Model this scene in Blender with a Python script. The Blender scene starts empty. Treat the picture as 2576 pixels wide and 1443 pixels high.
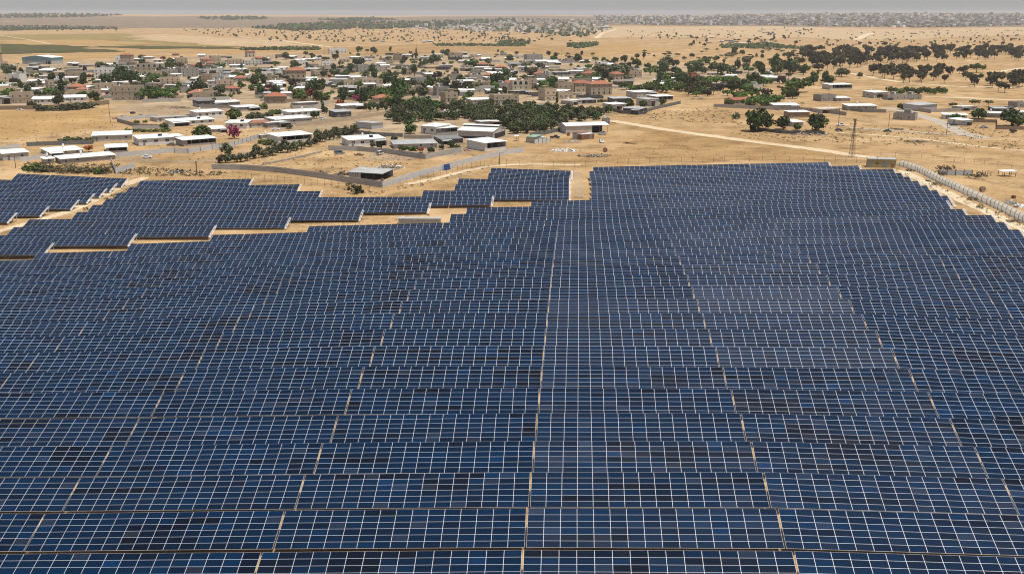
import bpy, math, random
import numpy as np
from mathutils import Vector, Matrix

rnd = random.Random(11)
scene = bpy.context.scene
COL = scene.collection
R = math.radians

# ------------------------------------------------------------------ camera geometry
F = 1000.0                       # focal length in pixels of the 1024 wide frame
HC = 61.5                        # height of the drone above the village plain
PHI = math.atan(272 / F)         # pitch below the horizon
PSI = R(3.75)                    # the array's north lies this far right of the view
EA = (math.cos(PSI), -math.sin(PSI))
NA = (math.sin(PSI), math.cos(PSI))
CP, SP = math.cos(PHI), math.sin(PHI)

def ray(sx, sy):                 # photograph pixel (4096 wide) -> direction
    x = (sx / 4 - 512) / F
    y = (sy / 4 - 286.5) / F
    return (x, CP - y * SP, -SP - y * CP)

TILES = {'S': (0, 0, 1.0, 1.0), 'V': (0, 0, 4096 / 2576, 4096 / 2576),
         'T1': (0, 0, .42702, .42702), 'T2': (1000, 0, .42702, .42702), 'T3': (2000, 0, .42702, .42702), 'T4': (3000, 0, .42547, .42547),
         'T5': (0, 350, .42702, .42702), 'T6': (1000, 350, .42702, .42702), 'T7': (2000, 350, .42702, .42702), 'T8': (3000, 350, .42547, .42547),
         'R5': (3072, 640, .3975, .3975), 'L1': (0, 650, .3882, .3882), 'L2': (900, 650, .3882, .3882), 'L3': (1700, 620, .3882, .3882)}
def tl(t, x, y):
    a = TILES[t]
    return a[0] + x * a[2], a[1] + y * a[3]

# ------------------------------------------------------------------ rows of the solar field: top edges read off the survey
ROWS = {
0:[(0,2217),(1024,2206),(1536,2201),(2048,2196),(2560,2196.5),(3072,2198),(3584,2210),(4096,2225)],
1:[(0,2054),(1024,2040),(1536,2035.5),(2048,2030.6),(2560,2029),(3072,2030.6),(3584,2044.7),(4096,2058)],
2:[(0,1911),(1024,1897),(1536,1893),(2048,1886),(2560,1885),(3072,1886),(3584,1897.7),(4096,1914.6)],
3:[(0,1787),(512,1781),(1024,1773),(1536,1766),(2048,1761.5),(2560,1760),(3072,1763.6),(3584,1773),(4096,1789.6)],
4:[(0,1677.7),(512,1670.7),(1024,1663),(1536,1656),(2048,1650),(2560,1649),(3072,1651),(3584,1662),(4096,1680.6)],
5:[(0,1573.7),(512,1566.6),(1024,1557.5),(1536,1551),(2048,1549.7),(2560,1551),(3072,1554.7),(3584,1560),(4096,1576.5)],
6:[(0,1490.7),(512,1481.5),(1024,1469.6),(1536,1462.5),(2048,1461),(2560,1464),(3072,1467.5),(3584,1471),(4096,1490.7)],
7:[(0,1412),(512,1400.6),(1024,1390),(1536,1381.6),(2048,1380),(2560,1383),(3072,1386.6),(3584,1392),(4096,1414.7)],
8:[(0,1349),(512,1337),(1024,1324),(1536,1314),(2048,1312),(2560,1314),(3072,1315),(3584,1320.5),(4096,1343.6)],
9:[(0,1289.5),(512,1278.7),(1024,1263),(1536,1252.5),(2048,1250.5),(2560,1251.4),(3072,1251.4),(3584,1255),(4096,1280)],
10:[(0,1246.5),(512,1236),(1024,1217),(1536,1203),(2048,1198),(2560,1196),(3072,1191),(3584,1197),(4096,1220)],
11:[(0,1204),(512,1190),(1024,1173),(1536,1158),(2048,1151),(2560,1145),(3072,1139),(3584,1146),(4096,1168)],
12:[(0,1168),(512,1151.5),(1024,1133),(1536,1117),(2048,1107.5),(2560,1100),(3072,1091),(3584,1100),(4096,1121)],
13:[(0,1132),(512,1118.5),(1024,1097.5),(1536,1084),(2048,1071.5),(2560,1062.6),(3072,1049),(3584,1056),(4096,1072.5)],
14:[(0,1100.6),(512,1086.7),(1024,1066),(1536,1052),(2048,1039),(2560,1025.6),(3072,1010),(3584,1014.5),(4096,1028)],
15:[(0,1071),(512,1055),(1024,1035),(1536,1018),(2048,1003),(2560,993),(3072,975),(3584,978),(4096,988)],
16:[(0,1044),(512,1026),(1024,1007),(1536,990.5),(2048,976),(2560,961),(3072,944.5),(3584,946.5),(4096,952)],
17:[(0,1018),(153,1011),(512,1001),(1024,982),(1536,964.7),(2048,952),(2560,938),(3072,917),(3584,916),(4078,917)],
18:[(0,977),(208,972),(525,974.6),(1024,956),(1536,941.6),(2048,927),(2560,914),(3072,891),(3584,888),(4020,887)],
19:[(0,941),(540,935),(855,937.6),(1024,933.5),(1536,917.8),(2048,905.5),(2560,892),(3072,868.6),(3584,862.6),(3966,858.6)],
20:[(56,907),(858,901.5),(1237,904),(1536,895),(2048,883),(2560,867),(3072,849.5),(3584,839.5),(3849,834.8)],
21:[(0,877),(118,876),(1156,869),(1805,855),(2048,849),(2560,835),(3072,817),(3584,806),(3783,801)],
22:[(0,852),(62,850),(310,846),(1447,839.5),(1869,829.6),(2048,827),(2560,815),(3072,797),(3584,784),(3789,782)],
23:[(0,827),(190,824.7),(372,818),(1717,810),(2126,804),(2366,799),(2560,795),(3072,777),(3584,763),(3748,760)],
24:[(0,801),(310,799.5),(427,793.6),(1968,783),(2366,780),(2560,776),(3072,758),(3584,744),(3708,740.6)],
25:[(0,772),(372,774),(472,770),(1284,762.6),(1694,760.5),(2276,763),(2366,760),(2560,758),(3072,739),(3584,726),(3672,722.7)],
26:[(0,742),(421,753),(520,746),(1200,736),(1822,737),(2276,740),(2366,740.6),(2560,738.6),(3072,720.7),(3584,707.6),(3636,706)],
27:[(0,716),(462,732),(563,722),(1008,714),(1835,713),(2276,719),(2366,720.7),(2560,718),(3072,700),(3605,691)],
28:[(70,693),(508,713),(1000,702),(1954,691),(2276,700.7),(2366,701.6),(2560,698),(3072,683.7),(3572,674.6)],
29:[(150,677),(508,692),(1000,685),(1964,670.5),(2282,682),(2366,684.5),(2560,681),(3072,666.6),(3433,661)],
30:[(200,660),(508,671),(1000,668),(1964,656),(2373,667),(2560,664.6),(3072,652),(3312,648)]}
PITCH, LSLOPE, TILT = 9.55, 6.10, R(19.7)
HTOP = 2.84
LIFT = HTOP - LSLOPE * math.sin(TILT)
_d = ray(2048, 2196)
N0 = (_d[0] * NA[0] + _d[1] * NA[1]) * (HC - HTOP) / -_d[2]
def npos(r): return N0 + PITCH * r + (0.2 * PITCH if r >= 15 else 0) + (0.45 * PITCH if r >= 21 else 0)

ROWE, ROWZ = {}, {}
for r, pts in ROWS.items():
    ee, zz = [], []
    for sx, sy in pts:
        d = ray(sx, sy)
        t = npos(r) / (d[0] * NA[0] + d[1] * NA[1])
        ee.append((d[0] * EA[0] + d[1] * EA[1]) * t)
        zz.append(HC + d[2] * t - HTOP)
    ROWE[r], ROWZ[r] = ee, zz
def row_z(r, e): return float(np.interp(e, ROWE[r], ROWZ[r]))
def row_e(r, sx):                       # photograph x on a row's top edge -> E coordinate
    X, Y = zip(*ROWS[r])
    d = ray(sx, float(np.interp(sx, X, Y)))
    t = npos(r) / (d[0] * NA[0] + d[1] * NA[1])
    return (d[0] * EA[0] + d[1] * EA[1]) * t
def en_xy(e, n): return e * EA[0] + n * NA[0], e * EA[1] + n * NA[1]

# ------------------------------------------------------------------ terrain
_eg = np.arange(-270, 211, 4.0)
_rg = np.array([[row_z(r, e) for e in _eg] for r in range(31)])
for _ in range(2):                       # light smoothing along the rows
    _rg[:, 1:-1] = .25 * _rg[:, :-2] + .5 * _rg[:, 1:-1] + .25 * _rg[:, 2:]
_ng = np.array([npos(r) for r in range(31)])
def sstep(a, b, x):
    t = np.clip((x - a) / (b - a), 0, 1)
    return t * t * (3 - 2 * t)
def far_height(x, y):
    u = x / np.maximum(y, 500.0)
    crest = 51 + 18 * sstep(-.12, -.42, u) + 20 * sstep(.12, .36, u) + 3 * np.sin(u * 23 + 1) + 2 * np.sin(u * 61)
    mid = sstep(1300, 2300, y) * (1.6 * np.sin(x * .0021 + 1.2) * np.sin(y * .0017) + .9 * np.sin(x * .006 + y * .002))
    return sstep(3300, 9500, y) * crest + mid * (1 - sstep(3300, 5000, y))
def height(x, y):
    x = np.asarray(x, float); y = np.asarray(y, float)
    e = x * EA[0] + y * EA[1]; n = x * NA[0] + y * NA[1]
    ee = np.clip(e, _eg[0], _eg[-1] - .01); nn = np.clip(n, _ng[0], _ng[-1] - .01)
    i = ((ee - _eg[0]) / 4.0).astype(int); fe = (ee - _eg[0]) / 4.0 - i
    k = np.clip(np.searchsorted(_ng, nn, 'right') - 1, 0, 29); fn = (nn - _ng[k]) / (_ng[k + 1] - _ng[k])
    za = (_rg[k, i] * (1 - fe) + _rg[k, i + 1] * fe) * (1 - fn) + (_rg[k + 1, i] * (1 - fe) + _rg[k + 1, i + 1] * fe) * fn
    w = (1 - sstep(392, 470, n)) * (1 - sstep(122, 200, e)) * sstep(-330, -235, e)
    return za * w + far_height(x, y)
def gz(x, y): return float(height(x, y))
_tt = np.concatenate([np.arange(40, 700, 6.0), np.geomspace(700, 19000, 420)])
def G(t, x, y=None):                     # tile pixel -> point on the ground
    sx, sy = tl(t, x, y)
    d = ray(sx, sy)
    f = HC + d[2] * _tt - height(d[0] * _tt, d[1] * _tt)
    k = np.nonzero(f <= 0)[0]
    i = int(k[0]) if len(k) else len(_tt) - 1
    if i == 0 or not len(k): u = _tt[i]
    else: u = _tt[i - 1] + (_tt[i] - _tt[i - 1]) * f[i - 1] / (f[i - 1] - f[i])
    p = (d[0] * u, d[1] * u)
    return Vector((p[0], p[1], gz(*p)))
def to_s(p):                             # ground point -> photograph pixel
    f = p[1] * CP - (p[2] - HC) * SP
    u = p[1] * SP + (p[2] - HC) * CP
    return (p[0] / f * F + 512) * 4, (-u / f * F + 286.5) * 4
def mpp(p): return (p[1] * CP - (p[2] - HC) * SP) / F    # metres per (1024) pixel

# ------------------------------------------------------------------ materials
def nt(m): return m.node_tree.nodes, m.node_tree.links
def principled(name, base=(.5, .5, .5), rough=.8, metal=0.0, spec=.3):
    m = bpy.data.materials.new(name); m.use_nodes = True
    b = m.node_tree.nodes['Principled BSDF']
    b.inputs['Base Color'].default_value = (*base, 1); b.inputs['Roughness'].default_value = rough
    b.inputs['Metallic'].default_value = metal; b.inputs['Specular IOR Level'].default_value = spec
    return m
def ramp(N, stops):
    r = N.new('ShaderNodeValToRGB'); el = r.color_ramp.elements
    el[0].position, el[0].color = stops[0][0], (*stops[0][1], 1)
    el[1].position, el[1].color = stops[-1][0], (*stops[-1][1], 1)
    for p, c in stops[1:-1]:
        e = el.new(p); e.color = (*c, 1)
    return r
def noise(N, L, scale, detail=4, vec=None, rough=.55):
    n = N.new('ShaderNodeTexNoise'); n.inputs['Scale'].default_value = scale
    n.inputs['Detail'].default_value = detail; n.inputs['Roughness'].default_value = rough
    if vec is not None: L.new(vec, n.inputs['Vector'])
    return n
def mixc(N, L, a, b, fac, mode='MIX'):
    m = N.new('ShaderNodeMix'); m.data_type = 'RGBA'; m.blend_type = mode
    for s, v in ((6, a), (7, b), (0, fac)):
        if isinstance(v, (int, float)): m.inputs[s].default_value = v
        elif isinstance(v, tuple): m.inputs[s].default_value = (*v, 1)
        else: L.new(v, m.inputs[s])
    return m.outputs[2]
def val(N, L, op, a, b=None):
    m = N.new('ShaderNodeMath'); m.operation = op
    for i, v in enumerate((a, b)):
        if v is None: continue
        if isinstance(v, (int, float)): m.inputs[i].default_value = v
        else: L.new(v, m.inputs[i])
    return m.outputs[0]

def worn(name, c1, c2, scale=.6, rough=.85, metal=0.0, spots=None, objrand=.0, stretch=None, bump=0.0):
    """a surface whose own colour wanders between c1 and c2, with optional stains"""
    m = principled(name, c1, rough, metal); N, L = nt(m); b = N['Principled BSDF']
    pos = N.new('ShaderNodeNewGeometry').outputs['Position']
    if stretch:
        mp = N.new('ShaderNodeMapping'); mp.inputs['Scale'].default_value = stretch; L.new(pos, mp.inputs['Vector']); pos = mp.outputs[0]
    n = noise(N, L, scale, 6, pos)
    r = ramp(N, [(.35, c1), (.65, c2)]); L.new(n.outputs[0], r.inputs[0]); c = r.outputs[0]
    if spots:
        n2 = noise(N, L, spots[0], 5, pos); rr = ramp(N, [(spots[1], (0, 0, 0)), (spots[1] + .12, (1, 1, 1))]); L.new(n2.outputs[0], rr.inputs[0])
        c = mixc(N, L, c, spots[2], rr.outputs[0])
    if objrand:
        oi = N.new('ShaderNodeObjectInfo'); k = val(N, L, 'MULTIPLY', oi.outputs['Random'], objrand)
        k = val(N, L, 'SUBTRACT', 1.0, k)
        hs = N.new('ShaderNodeHueSaturation'); L.new(k, hs.inputs['Value']); L.new(c, hs.inputs['Color']); c = hs.outputs[0]
    L.new(c, b.inputs['Base Color'])
    if bump:
        bp = N.new('ShaderNodeBump'); bp.inputs['Strength'].default_value = bump; bp.inputs['Distance'].default_value = .3
        L.new(n.outputs[0], bp.inputs['Height']); L.new(bp.outputs[0], b.inputs['Normal'])
    return m

def ground_mat(name, light, mid, dark, weeds=.5, streak=(1, 1, 1), wcol=(.17, .125, .06)):
    m = principled(name, mid, .95, 0, .1); N, L = nt(m); b = N['Principled BSDF']
    pos = N.new('ShaderNodeNewGeometry').outputs['Position']
    mp = N.new('ShaderNodeMapping'); mp.inputs['Scale'].default_value = streak; L.new(pos, mp.inputs['Vector']); pv = mp.outputs[0]
    big = noise(N, L, .012, 5, pos); r = ramp(N, [(.32, dark), (.5, mid), (.68, light)]); L.new(big.outputs[0], r.inputs[0])
    med = noise(N, L, .09, 8, pv, .68); r2 = ramp(N, [(.3, dark), (.52, mid), (.75, light)]); L.new(med.outputs[0], r2.inputs[0])
    c = mixc(N, L, r.outputs[0], r2.outputs[0], .55)
    fine = noise(N, L, 1.3, 6, pos, .7); r3 = ramp(N, [(.3, (.50, .47, .43)), (.5, (.95, .95, .95)), (.7, (1.30, 1.30, 1.30))]); L.new(fine.outputs[0], r3.inputs[0])
    c = mixc(N, L, c, r3.outputs[0], 1.0, 'MULTIPLY')
    pt = noise(N, L, .055, 7, pv, .66); rp = ramp(N, [(.50, (0, 0, 0)), (.66, (.72 if weeds > .25 else .3,) * 3)]); L.new(pt.outputs[0], rp.inputs[0])
    c = mixc(N, L, c, tuple(q * .60 for q in dark), rp.outputs[0])
    lt = noise(N, L, .021, 6, pos, .6); rl = ramp(N, [(.52, (0, 0, 0)), (.70, (.6,) * 3)]); L.new(lt.outputs[0], rl.inputs[0])
    c = mixc(N, L, c, tuple(min(.75, q * 1.18) for q in light), rl.outputs[0])
    if weeds:
        w1 = noise(N, L, .035, 3, pos); w2 = noise(N, L, .45, 6, pv, .75)
        f = val(N, L, 'MULTIPLY', w1.outputs[0], w2.outputs[0])
        rr = ramp(N, [(.30, (0, 0, 0)), (.40, (weeds,) * 3)]); L.new(f, rr.inputs[0])
        c = mixc(N, L, c, wcol, rr.outputs[0])
    L.new(c, b.inputs['Base Color'])
    bp = N.new('ShaderNodeBump'); bp.inputs['Strength'].default_value = .5; bp.inputs['Distance'].default_value = .25
    L.new(med.outputs[0], bp.inputs['Height']); L.new(bp.outputs[0], b.inputs['Normal'])
    return m

M = {}
M['sand'] = ground_mat('sand', (.53, .365, .195), (.415, .265, .122), (.285, .172, .072), .85)
M['track'] = ground_mat('pale_track', (.68, .545, .37), (.61, .475, .305), (.50, .37, .22), .12)
M['gold'] = ground_mat('stubble', (.45, .285, .12), (.39, .24, .095), (.32, .195, .075), .25)
M['brown'] = ground_mat('ploughed', (.45, .29, .135), (.345, .212, .088), (.265, .155, .058), .5)
M['pale'] = ground_mat('pale_stubble', (.54, .39, .23), (.47, .33, .18), (.38, .26, .135), .3)
M['olivefield'] = ground_mat('olive_field', (.33, .24, .085), (.27, .19, .065), (.21, .15, .05), .3)
M['greenfield'] = ground_mat('green_field', (.10, .085, .022), (.075, .068, .018), (.055, .05, .015), .2)
M['asphalt'] = worn('dusty_asphalt', (.36, .30, .225), (.43, .36, .275), .2, .9)
M['dirt'] = ground_mat('grey_dirt', (.48, .355, .22), (.37, .265, .155), (.25, .175, .10), .8)
M['steppe'] = ground_mat('steppe', (.27, .195, .125), (.215, .152, .095), (.15, .105, .065), .7)
M['alu'] = principled('aluminium', (.60, .59, .61), .42, .25, .5)
M['alu_rail'] = principled('galvanised_rail', (.80, .79, .76), .5, .15, .5)
M['steel'] = principled('dark_steel', (.14, .13, .12), .6, .5)
M['white_roof'] = worn('white_sheet_roof', (.87, .85, .79), (.80, .775, .71), .25, .55, 0, (.18, .64, (.66, .61, .53)), .10)
M['grey_roof'] = worn('grey_sheet_roof', (.50, .50, .47), (.40, .39, .36), .25, .6, 0, (.2, .6, (.33, .27, .21)), .2)
M['dark_roof'] = worn('dark_sheet_roof', (.16, .16, .15), (.22, .21, .19), .4, .7, 0, None, .3)
M['green_roof'] = worn('green_sheet_roof', (.20, .33, .22), (.26, .38, .27), .4, .6)
M['flat_roof'] = worn('dusty_flat_roof', (.46, .39, .29), (.38, .31, .23), .3, .9, 0, None, .2)
M['red_tile'] = worn('red_roof_tiles', (.42, .16, .085), (.33, .12, .065), 1.2, .85, 0, None, .25)
M['redbrown'] = worn('red_brown_sheet', (.33, .145, .075), (.25, .11, .06), .6, .7)
M['block'] = worn('grey_block_wall', (.30, .27, .225), (.375, .335, .28), .7, .9, 0, (.5, .62, (.2, .17, .14)), .3)
M['lightwall'] = worn('pale_grey_render', (.54, .50, .43), (.45, .415, .355), .6, .85, 0, (.35, .63, (.33, .29, .24)), .25)
M['whitewall'] = worn('whitewashed_wall', (.70, .67, .61), (.61, .58, .52), .5, .85, 0, (.4, .64, (.42, .38, .32)), .12)
M['stone'] = worn('beige_stone_wall', (.50, .395, .265), (.43, .33, .215), .8, .9, 0, None, .3)
M['brownwall'] = worn('brown_block_wall', (.26, .185, .115), (.32, .23, .145), .8, .9, 0, None, .2)
M['darkwall'] = worn('dark_sheet_wall', (.085, .08, .075), (.13, .12, .11), .6, .8, 0, None, .3)
M['metalwall'] = worn('weathered_tin', (.42, .43, .43), (.50, .50, .49), .5, .5, .3, (.5, .62, (.26, .14, .08)), .2, (6, 6, .4))
M['redwall'] = worn('dull_red_wall', (.36, .11, .075), (.30, .09, .06), .5, .85)
M['yellowwall'] = worn('dusty_yellow_render', (.42, .335, .145), (.37, .29, .12), .6, .9, 0, (.4, .66, (.27, .21, .12)))
M['bluewall'] = worn('blue_green_sheet', (.13, .25, .27), (.17, .29, .31), .3, .6)
M['glass'] = principled('dark_window_glass', (.02, .024, .03), .15, 0, .5)
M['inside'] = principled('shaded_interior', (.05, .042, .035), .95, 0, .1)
M['frame'] = principled('window_frame_paint', (.62, .60, .56), .6)
M['door'] = principled('steel_door_paint', (.16, .15, .15), .6)
M['greydoor'] = worn('grey_door', (.21, .22, .23), (.27, .28, .28), 1.5, .6)
M['rust'] = worn('rusty_steel', (.16, .075, .04), (.24, .12, .065), 1.2, .85)
M['tank'] = principled('white_plastic', (.75, .75, .73), .4)
M['wood'] = worn('dry_wood', (.22, .15, .09), (.30, .215, .135), .8, .9)
M['rubble'] = worn('rubble', (.30, .24, .17), (.42, .35, .26), .6, .95)
M['pole'] = worn('weathered_pole', (.10, .08, .06), (.14, .11, .085), .6, .85)
M['tyre'] = principled('tyre_rubber', (.018, .018, .018), .9)
M['carglass'] = principled('car_glass', (.02, .025, .03), .08, 0, .6)
M['sack'] = principled('blue_tarpaulin', (.02, .05, .16), .7)
M['hay'] = worn('straw', (.40, .29, .10), (.33, .23, .08), 2, .95)
M['trunk'] = worn('bark', (.11, .08, .055), (.16, .12, .085), 2, .95)
def paint(name, c): return principled(name, c, .28, 0, .5)
PAINTS = {'white': paint('white_car_paint', (.78, .78, .78)), 'silver': paint('silver_car_paint', (.42, .43, .45)),
          'black': paint('black_car_paint', (.03, .03, .035)), 'grey': paint('grey_car_paint', (.15, .15, .16)),
          'green': paint('dark_green_car_paint', (.03, .05, .045)), 'cream': paint('cream_car_paint', (.6, .56, .44)),
          'red': paint('red_car_paint', (.35, .04, .03))}

def corrugate(m, freq):                  # ribs in the normal of a sheet material
    N, L = nt(m); b = N['Principled BSDF']
    tc = N.new('ShaderNodeTexCoord'); w = N.new('ShaderNodeTexWave'); w.inputs['Scale'].default_value = freq
    L.new(tc.outputs['Object'], w.inputs['Vector'])
    bp = N.new('ShaderNodeBump'); bp.inputs['Strength'].default_value = .6; bp.inputs['Distance'].default_value = .05
    L.new(w.outputs[1], bp.inputs['Height']); L.new(bp.outputs[0], b.inputs['Normal'])
for k in ('white_roof', 'grey_roof', 'metalwall', 'green_roof', 'bluewall'): corrugate(M[k], 2.2)

def panel_glass(name, kind):
    m = principled(name, (.01, .02, .05), .22, 0, .17); N, L = nt(m); b = N['Principled BSDF']
    def at(n, tp):
        a = N.new('ShaderNodeAttribute'); a.attribute_name = n; a.attribute_type = tp; return a.outputs['Fac']
    t = at('tint', kind); sheen_dust = at('sheen_dust', 'OBJECT')
    r = ramp(N, [(0.0, (.0012, .0028, .0070)), (.28, (.0004, .0062, .0185)), (.62, (.0002, .0118, .0350)), (.86, (.0002, .0175, .0520)), (1.0, (.0005, .025, .080))])
    L.new(t, r.inputs[0])
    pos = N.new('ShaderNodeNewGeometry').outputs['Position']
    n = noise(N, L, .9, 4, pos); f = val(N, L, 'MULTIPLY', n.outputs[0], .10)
    f = val(N, L, 'ADD', val(N, L, 'MULTIPLY', sheen_dust, val(N, L, 'ADD', .75, f)), val(N, L, 'MULTIPLY', f, .05))
    c = mixc(N, L, r.outputs[0], (.150, .165, .210), f)  # blue-grey mixed in as painted reflection sheen, plus a little random soiling
    # grid of the cells: object-space lines
    tc = N.new('ShaderNodeTexCoord'); sp = N.new('ShaderNodeSeparateXYZ'); L.new(tc.outputs['UV'], sp.inputs[0])
    g = None
    for o, k in (('X', 12), ('Y', 6)):
        q = val(N, L, 'FRACT', val(N, L, 'MULTIPLY', sp.outputs[o], k)); q = val(N, L, 'LESS_THAN', q, .10)
        g = q if g is None else val(N, L, 'MAXIMUM', g, q)
    c = mixc(N, L, c, (.035, .06, .10), val(N, L, 'MULTIPLY', g, .12))
    L.new(c, b.inputs['Base Color'])
    return m
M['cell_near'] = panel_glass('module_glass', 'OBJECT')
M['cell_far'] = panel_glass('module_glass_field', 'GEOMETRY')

def foliage(name, dark, light, rough=.75):
    m = principled(name, dark, rough, 0, .2); N, L = nt(m); b = N['Principled BSDF']
    a = N.new('ShaderNodeAttribute'); a.attribute_name = 'tint'
    r = ramp(N, [(0, dark), (1, light)]); L.new(a.outputs['Fac'], r.inputs[0])
    oi = N.new('ShaderNodeObjectInfo')
    hs = N.new('ShaderNodeHueSaturation'); L.new(r.outputs[0], hs.inputs['Color'])
    L.new(val(N, L, 'ADD', .462, val(N, L, 'MULTIPLY', oi.outputs['Random'], .06)), hs.inputs['Hue'])
    L.new(val(N, L, 'ADD', .55, val(N, L, 'MULTIPLY', oi.outputs['Random'], .9)), hs.inputs['Value'])
    L.new(hs.outputs[0], b.inputs['Base Color'])
    return m
M['leaf_dark'] = foliage('dark_foliage', (.026, .042, .010), (.085, .120, .026))
M['leaf_green'] = foliage('green_foliage', (.045, .078, .014), (.125, .175, .030))
M['leaf_olive'] = foliage('olive_foliage', (.045, .052, .020), (.130, .135, .060))
M['leaf_euc'] = foliage('eucalyptus_foliage', (.034, .030, .013), (.115, .095, .042))
M['leaf_acacia'] = foliage('acacia_foliage', (.060, .062, .022), (.145, .135, .050))
M['leaf_dry'] = foliage('dry_scrub', (.085, .065, .030), (.165, .13, .062))
M['leaf_red'] = foliage('red_blossom', (.10, .018, .010), (.34, .055, .02))
M['leaf_pink'] = foliage('magenta_blossom', (.09, .012, .035), (.30, .03, .11))
M['leaf_yellow'] = foliage('yellow_blossom', (.14, .13, .015), (.40, .34, .03))

# ------------------------------------------------------------------ mesh builder
class MB:
    def __init__(s): s.v, s.f, s.m, s.t, s.uv = [], [], [], [], {}
    def face(s, pts, mat=0, tint=0.0, uv=None):
        i = len(s.v); s.v += [tuple(p) for p in pts]; s.f.append(tuple(range(i, i + len(pts)))); s.m.append(mat); s.t.append(tint)
        if uv: s.uv[len(s.f) - 1] = uv
    def box(s, x0, x1, y0, y1, z0, z1, mat=0, mx=None, tint=0.0):
        P = [Vector((x, y, z)) for z in (z0, z1) for y in (y0, y1) for x in (x0, x1)]
        if mx is not None: P = [mx @ p for p in P]
        i = len(s.v); s.v += [tuple(p) for p in P]
        for q in ((0, 2, 3, 1), (4, 5, 7, 6), (0, 1, 5, 4), (2, 6, 7, 3), (0, 4, 6, 2), (1, 3, 7, 5)):
            s.f.append(tuple(i + k for k in q)); s.m.append(mat); s.t.append(tint)
    def tube(s, pts, rad, n=6, mat=0, cap=True):
        pts = [Vector(p) for p in pts]; rings = []
        for k, p in enumerate(pts):
            d = (pts[min(k + 1, len(pts) - 1)] - pts[max(k - 1, 0)]).normalized()
            a = d.orthogonal().normalized(); b = d.cross(a)
            r = rad[k] if isinstance(rad, (list, tuple)) else rad
            i = len(s.v)
            for q in range(n):
                w = 2 * math.pi * q / n; s.v.append(tuple(p + a * (r * math.cos(w)) + b * (r * math.sin(w))))
            rings.append(i)
        for k in range(len(rings) - 1):
            for q in range(n):
                s.f.append((rings[k] + q, rings[k] + (q + 1) % n, rings[k + 1] + (q + 1) % n, rings[k + 1] + q)); s.m.append(mat); s.t.append(0)
        if cap:
            for i in (rings[0], rings[-1]):
                s.f.append(tuple(i + q for q in range(n))); s.m.append(mat); s.t.append(0)
    def slab(s, top, th, mat=0):         # closed plate under a top polygon
        n = len(top); bot = [(p[0], p[1], p[2] - th) for p in top]
        i = len(s.v); s.v += [tuple(p) for p in top] + bot
        s.f.append(tuple(range(i, i + n))); s.f.append(tuple(range(i + 2 * n - 1, i + n - 1, -1)))
        s.m += [mat, mat]; s.t += [0, 0]
        for k in range(n):
            j = (k + 1) % n; s.f.append((i + k, i + n + k, i + n + j, i + j)); s.m.append(mat); s.t.append(0)
    def mesh(s, name, mats, smooth=False):
        me = bpy.data.meshes.new(name); me.from_pydata(s.v, [], s.f)
        for m in mats: me.materials.append(M[m] if isinstance(m, str) else m)
        me.polygons.foreach_set('material_index', s.m)
        if any(s.t):
            a = me.attributes.new('tint', 'FLOAT', 'FACE'); a.data.foreach_set('value', s.t)
        if s.uv:
            u = me.uv_layers.new(name='UVMap')
            for fi, uv in s.uv.items():
                for k, li in enumerate(me.polygons[fi].loop_indices): u.data[li].uv = uv[k]
        if smooth: me.polygons.foreach_set('use_smooth', [True] * len(s.f))
        me.update(); return me
    def build(s, name, mats, parent=None, smooth=False):
        return put(name, s.mesh(name, mats, smooth), parent)
def put(name, me, parent=None, loc=None, rot=None, scale=None):
    o = bpy.data.objects.new(name, me); COL.objects.link(o)
    if parent is not None: o.parent = parent
    if loc is not None: o.location = loc
    if rot is not None: o.rotation_euler = rot
    if scale is not None: o.scale = scale
    return o
def empty(name, loc, rz=0.0):
    o = bpy.data.objects.new(name, None); COL.objects.link(o); o.location = loc; o.rotation_euler = (0, 0, rz); o.empty_display_size = .5
    return o
USED = set()
def tag(o, label, cat, group=None):
    o['label'] = label; o['category'] = cat; USED.add(label)
    if group: o['group'] = group
    return o
def struct(o): o['kind'] = 'structure'; return o
def stuff(o): o['kind'] = 'stuff'; return o
ORD = 'first second third fourth fifth sixth seventh eighth ninth tenth eleventh twelfth thirteenth fourteenth fifteenth sixteenth seventeenth eighteenth nineteenth twentieth'.split()
TENS = {20: 'twenty', 30: 'thirty', 40: 'forty', 50: 'fifty', 60: 'sixty', 70: 'seventy'}
def ordinal(i):                           # 0 -> first
    n = i + 1
    if n <= 20: return ORD[i]
    if n % 10 == 0: return TENS[n][:-1] + 'ieth'
    return TENS[n // 10 * 10] + '-' + ORD[n % 10 - 1]

# ------------------------------------------------------------------ camera, light, sky, haze
cam = bpy.data.objects.new('camera', bpy.data.cameras.new('camera')); COL.objects.link(cam)
cam.location = (0, 0, HC); cam.rotation_euler = (R(90) - PHI, 0, 0)
cam.data.sensor_width = 36; cam.data.lens = 36 * F / 1024; cam.data.clip_end = 60000; cam.data.clip_start = 1
scene.camera = cam
SUN_EL, SUN_AZ = R(73), R(-32)            # height; direction measured from +x (right), a little towards the camera
sd = Vector((math.cos(SUN_EL) * math.cos(SUN_AZ), math.cos(SUN_EL) * math.sin(SUN_AZ), math.sin(SUN_EL)))
sun = bpy.data.objects.new('sun', bpy.data.lights.new('sun', 'SUN')); COL.objects.link(sun)
sun.data.energy = 4.7; sun.data.angle = R(.5); sun.data.color = (1, .965, .9)
sun.rotation_euler = sd.to_track_quat('Z', 'Y').to_euler(); sun.location = (60, -40, 200)
w = bpy.data.worlds.new('World'); scene.world = w; w.use_nodes = True
WN, WL = w.node_tree.nodes, w.node_tree.links
sky = WN.new('ShaderNodeTexSky'); sky.sky_type = 'NISHITA'; sky.sun_disc = False
sky.sun_elevation = SUN_EL; sky.sun_rotation = math.pi / 2 - SUN_AZ; sky.air_density = 1.1; sky.dust_density = 1.2; sky.altitude = 300
bg = WN['Background']; bg.inputs['Strength'].default_value = .095
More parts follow.
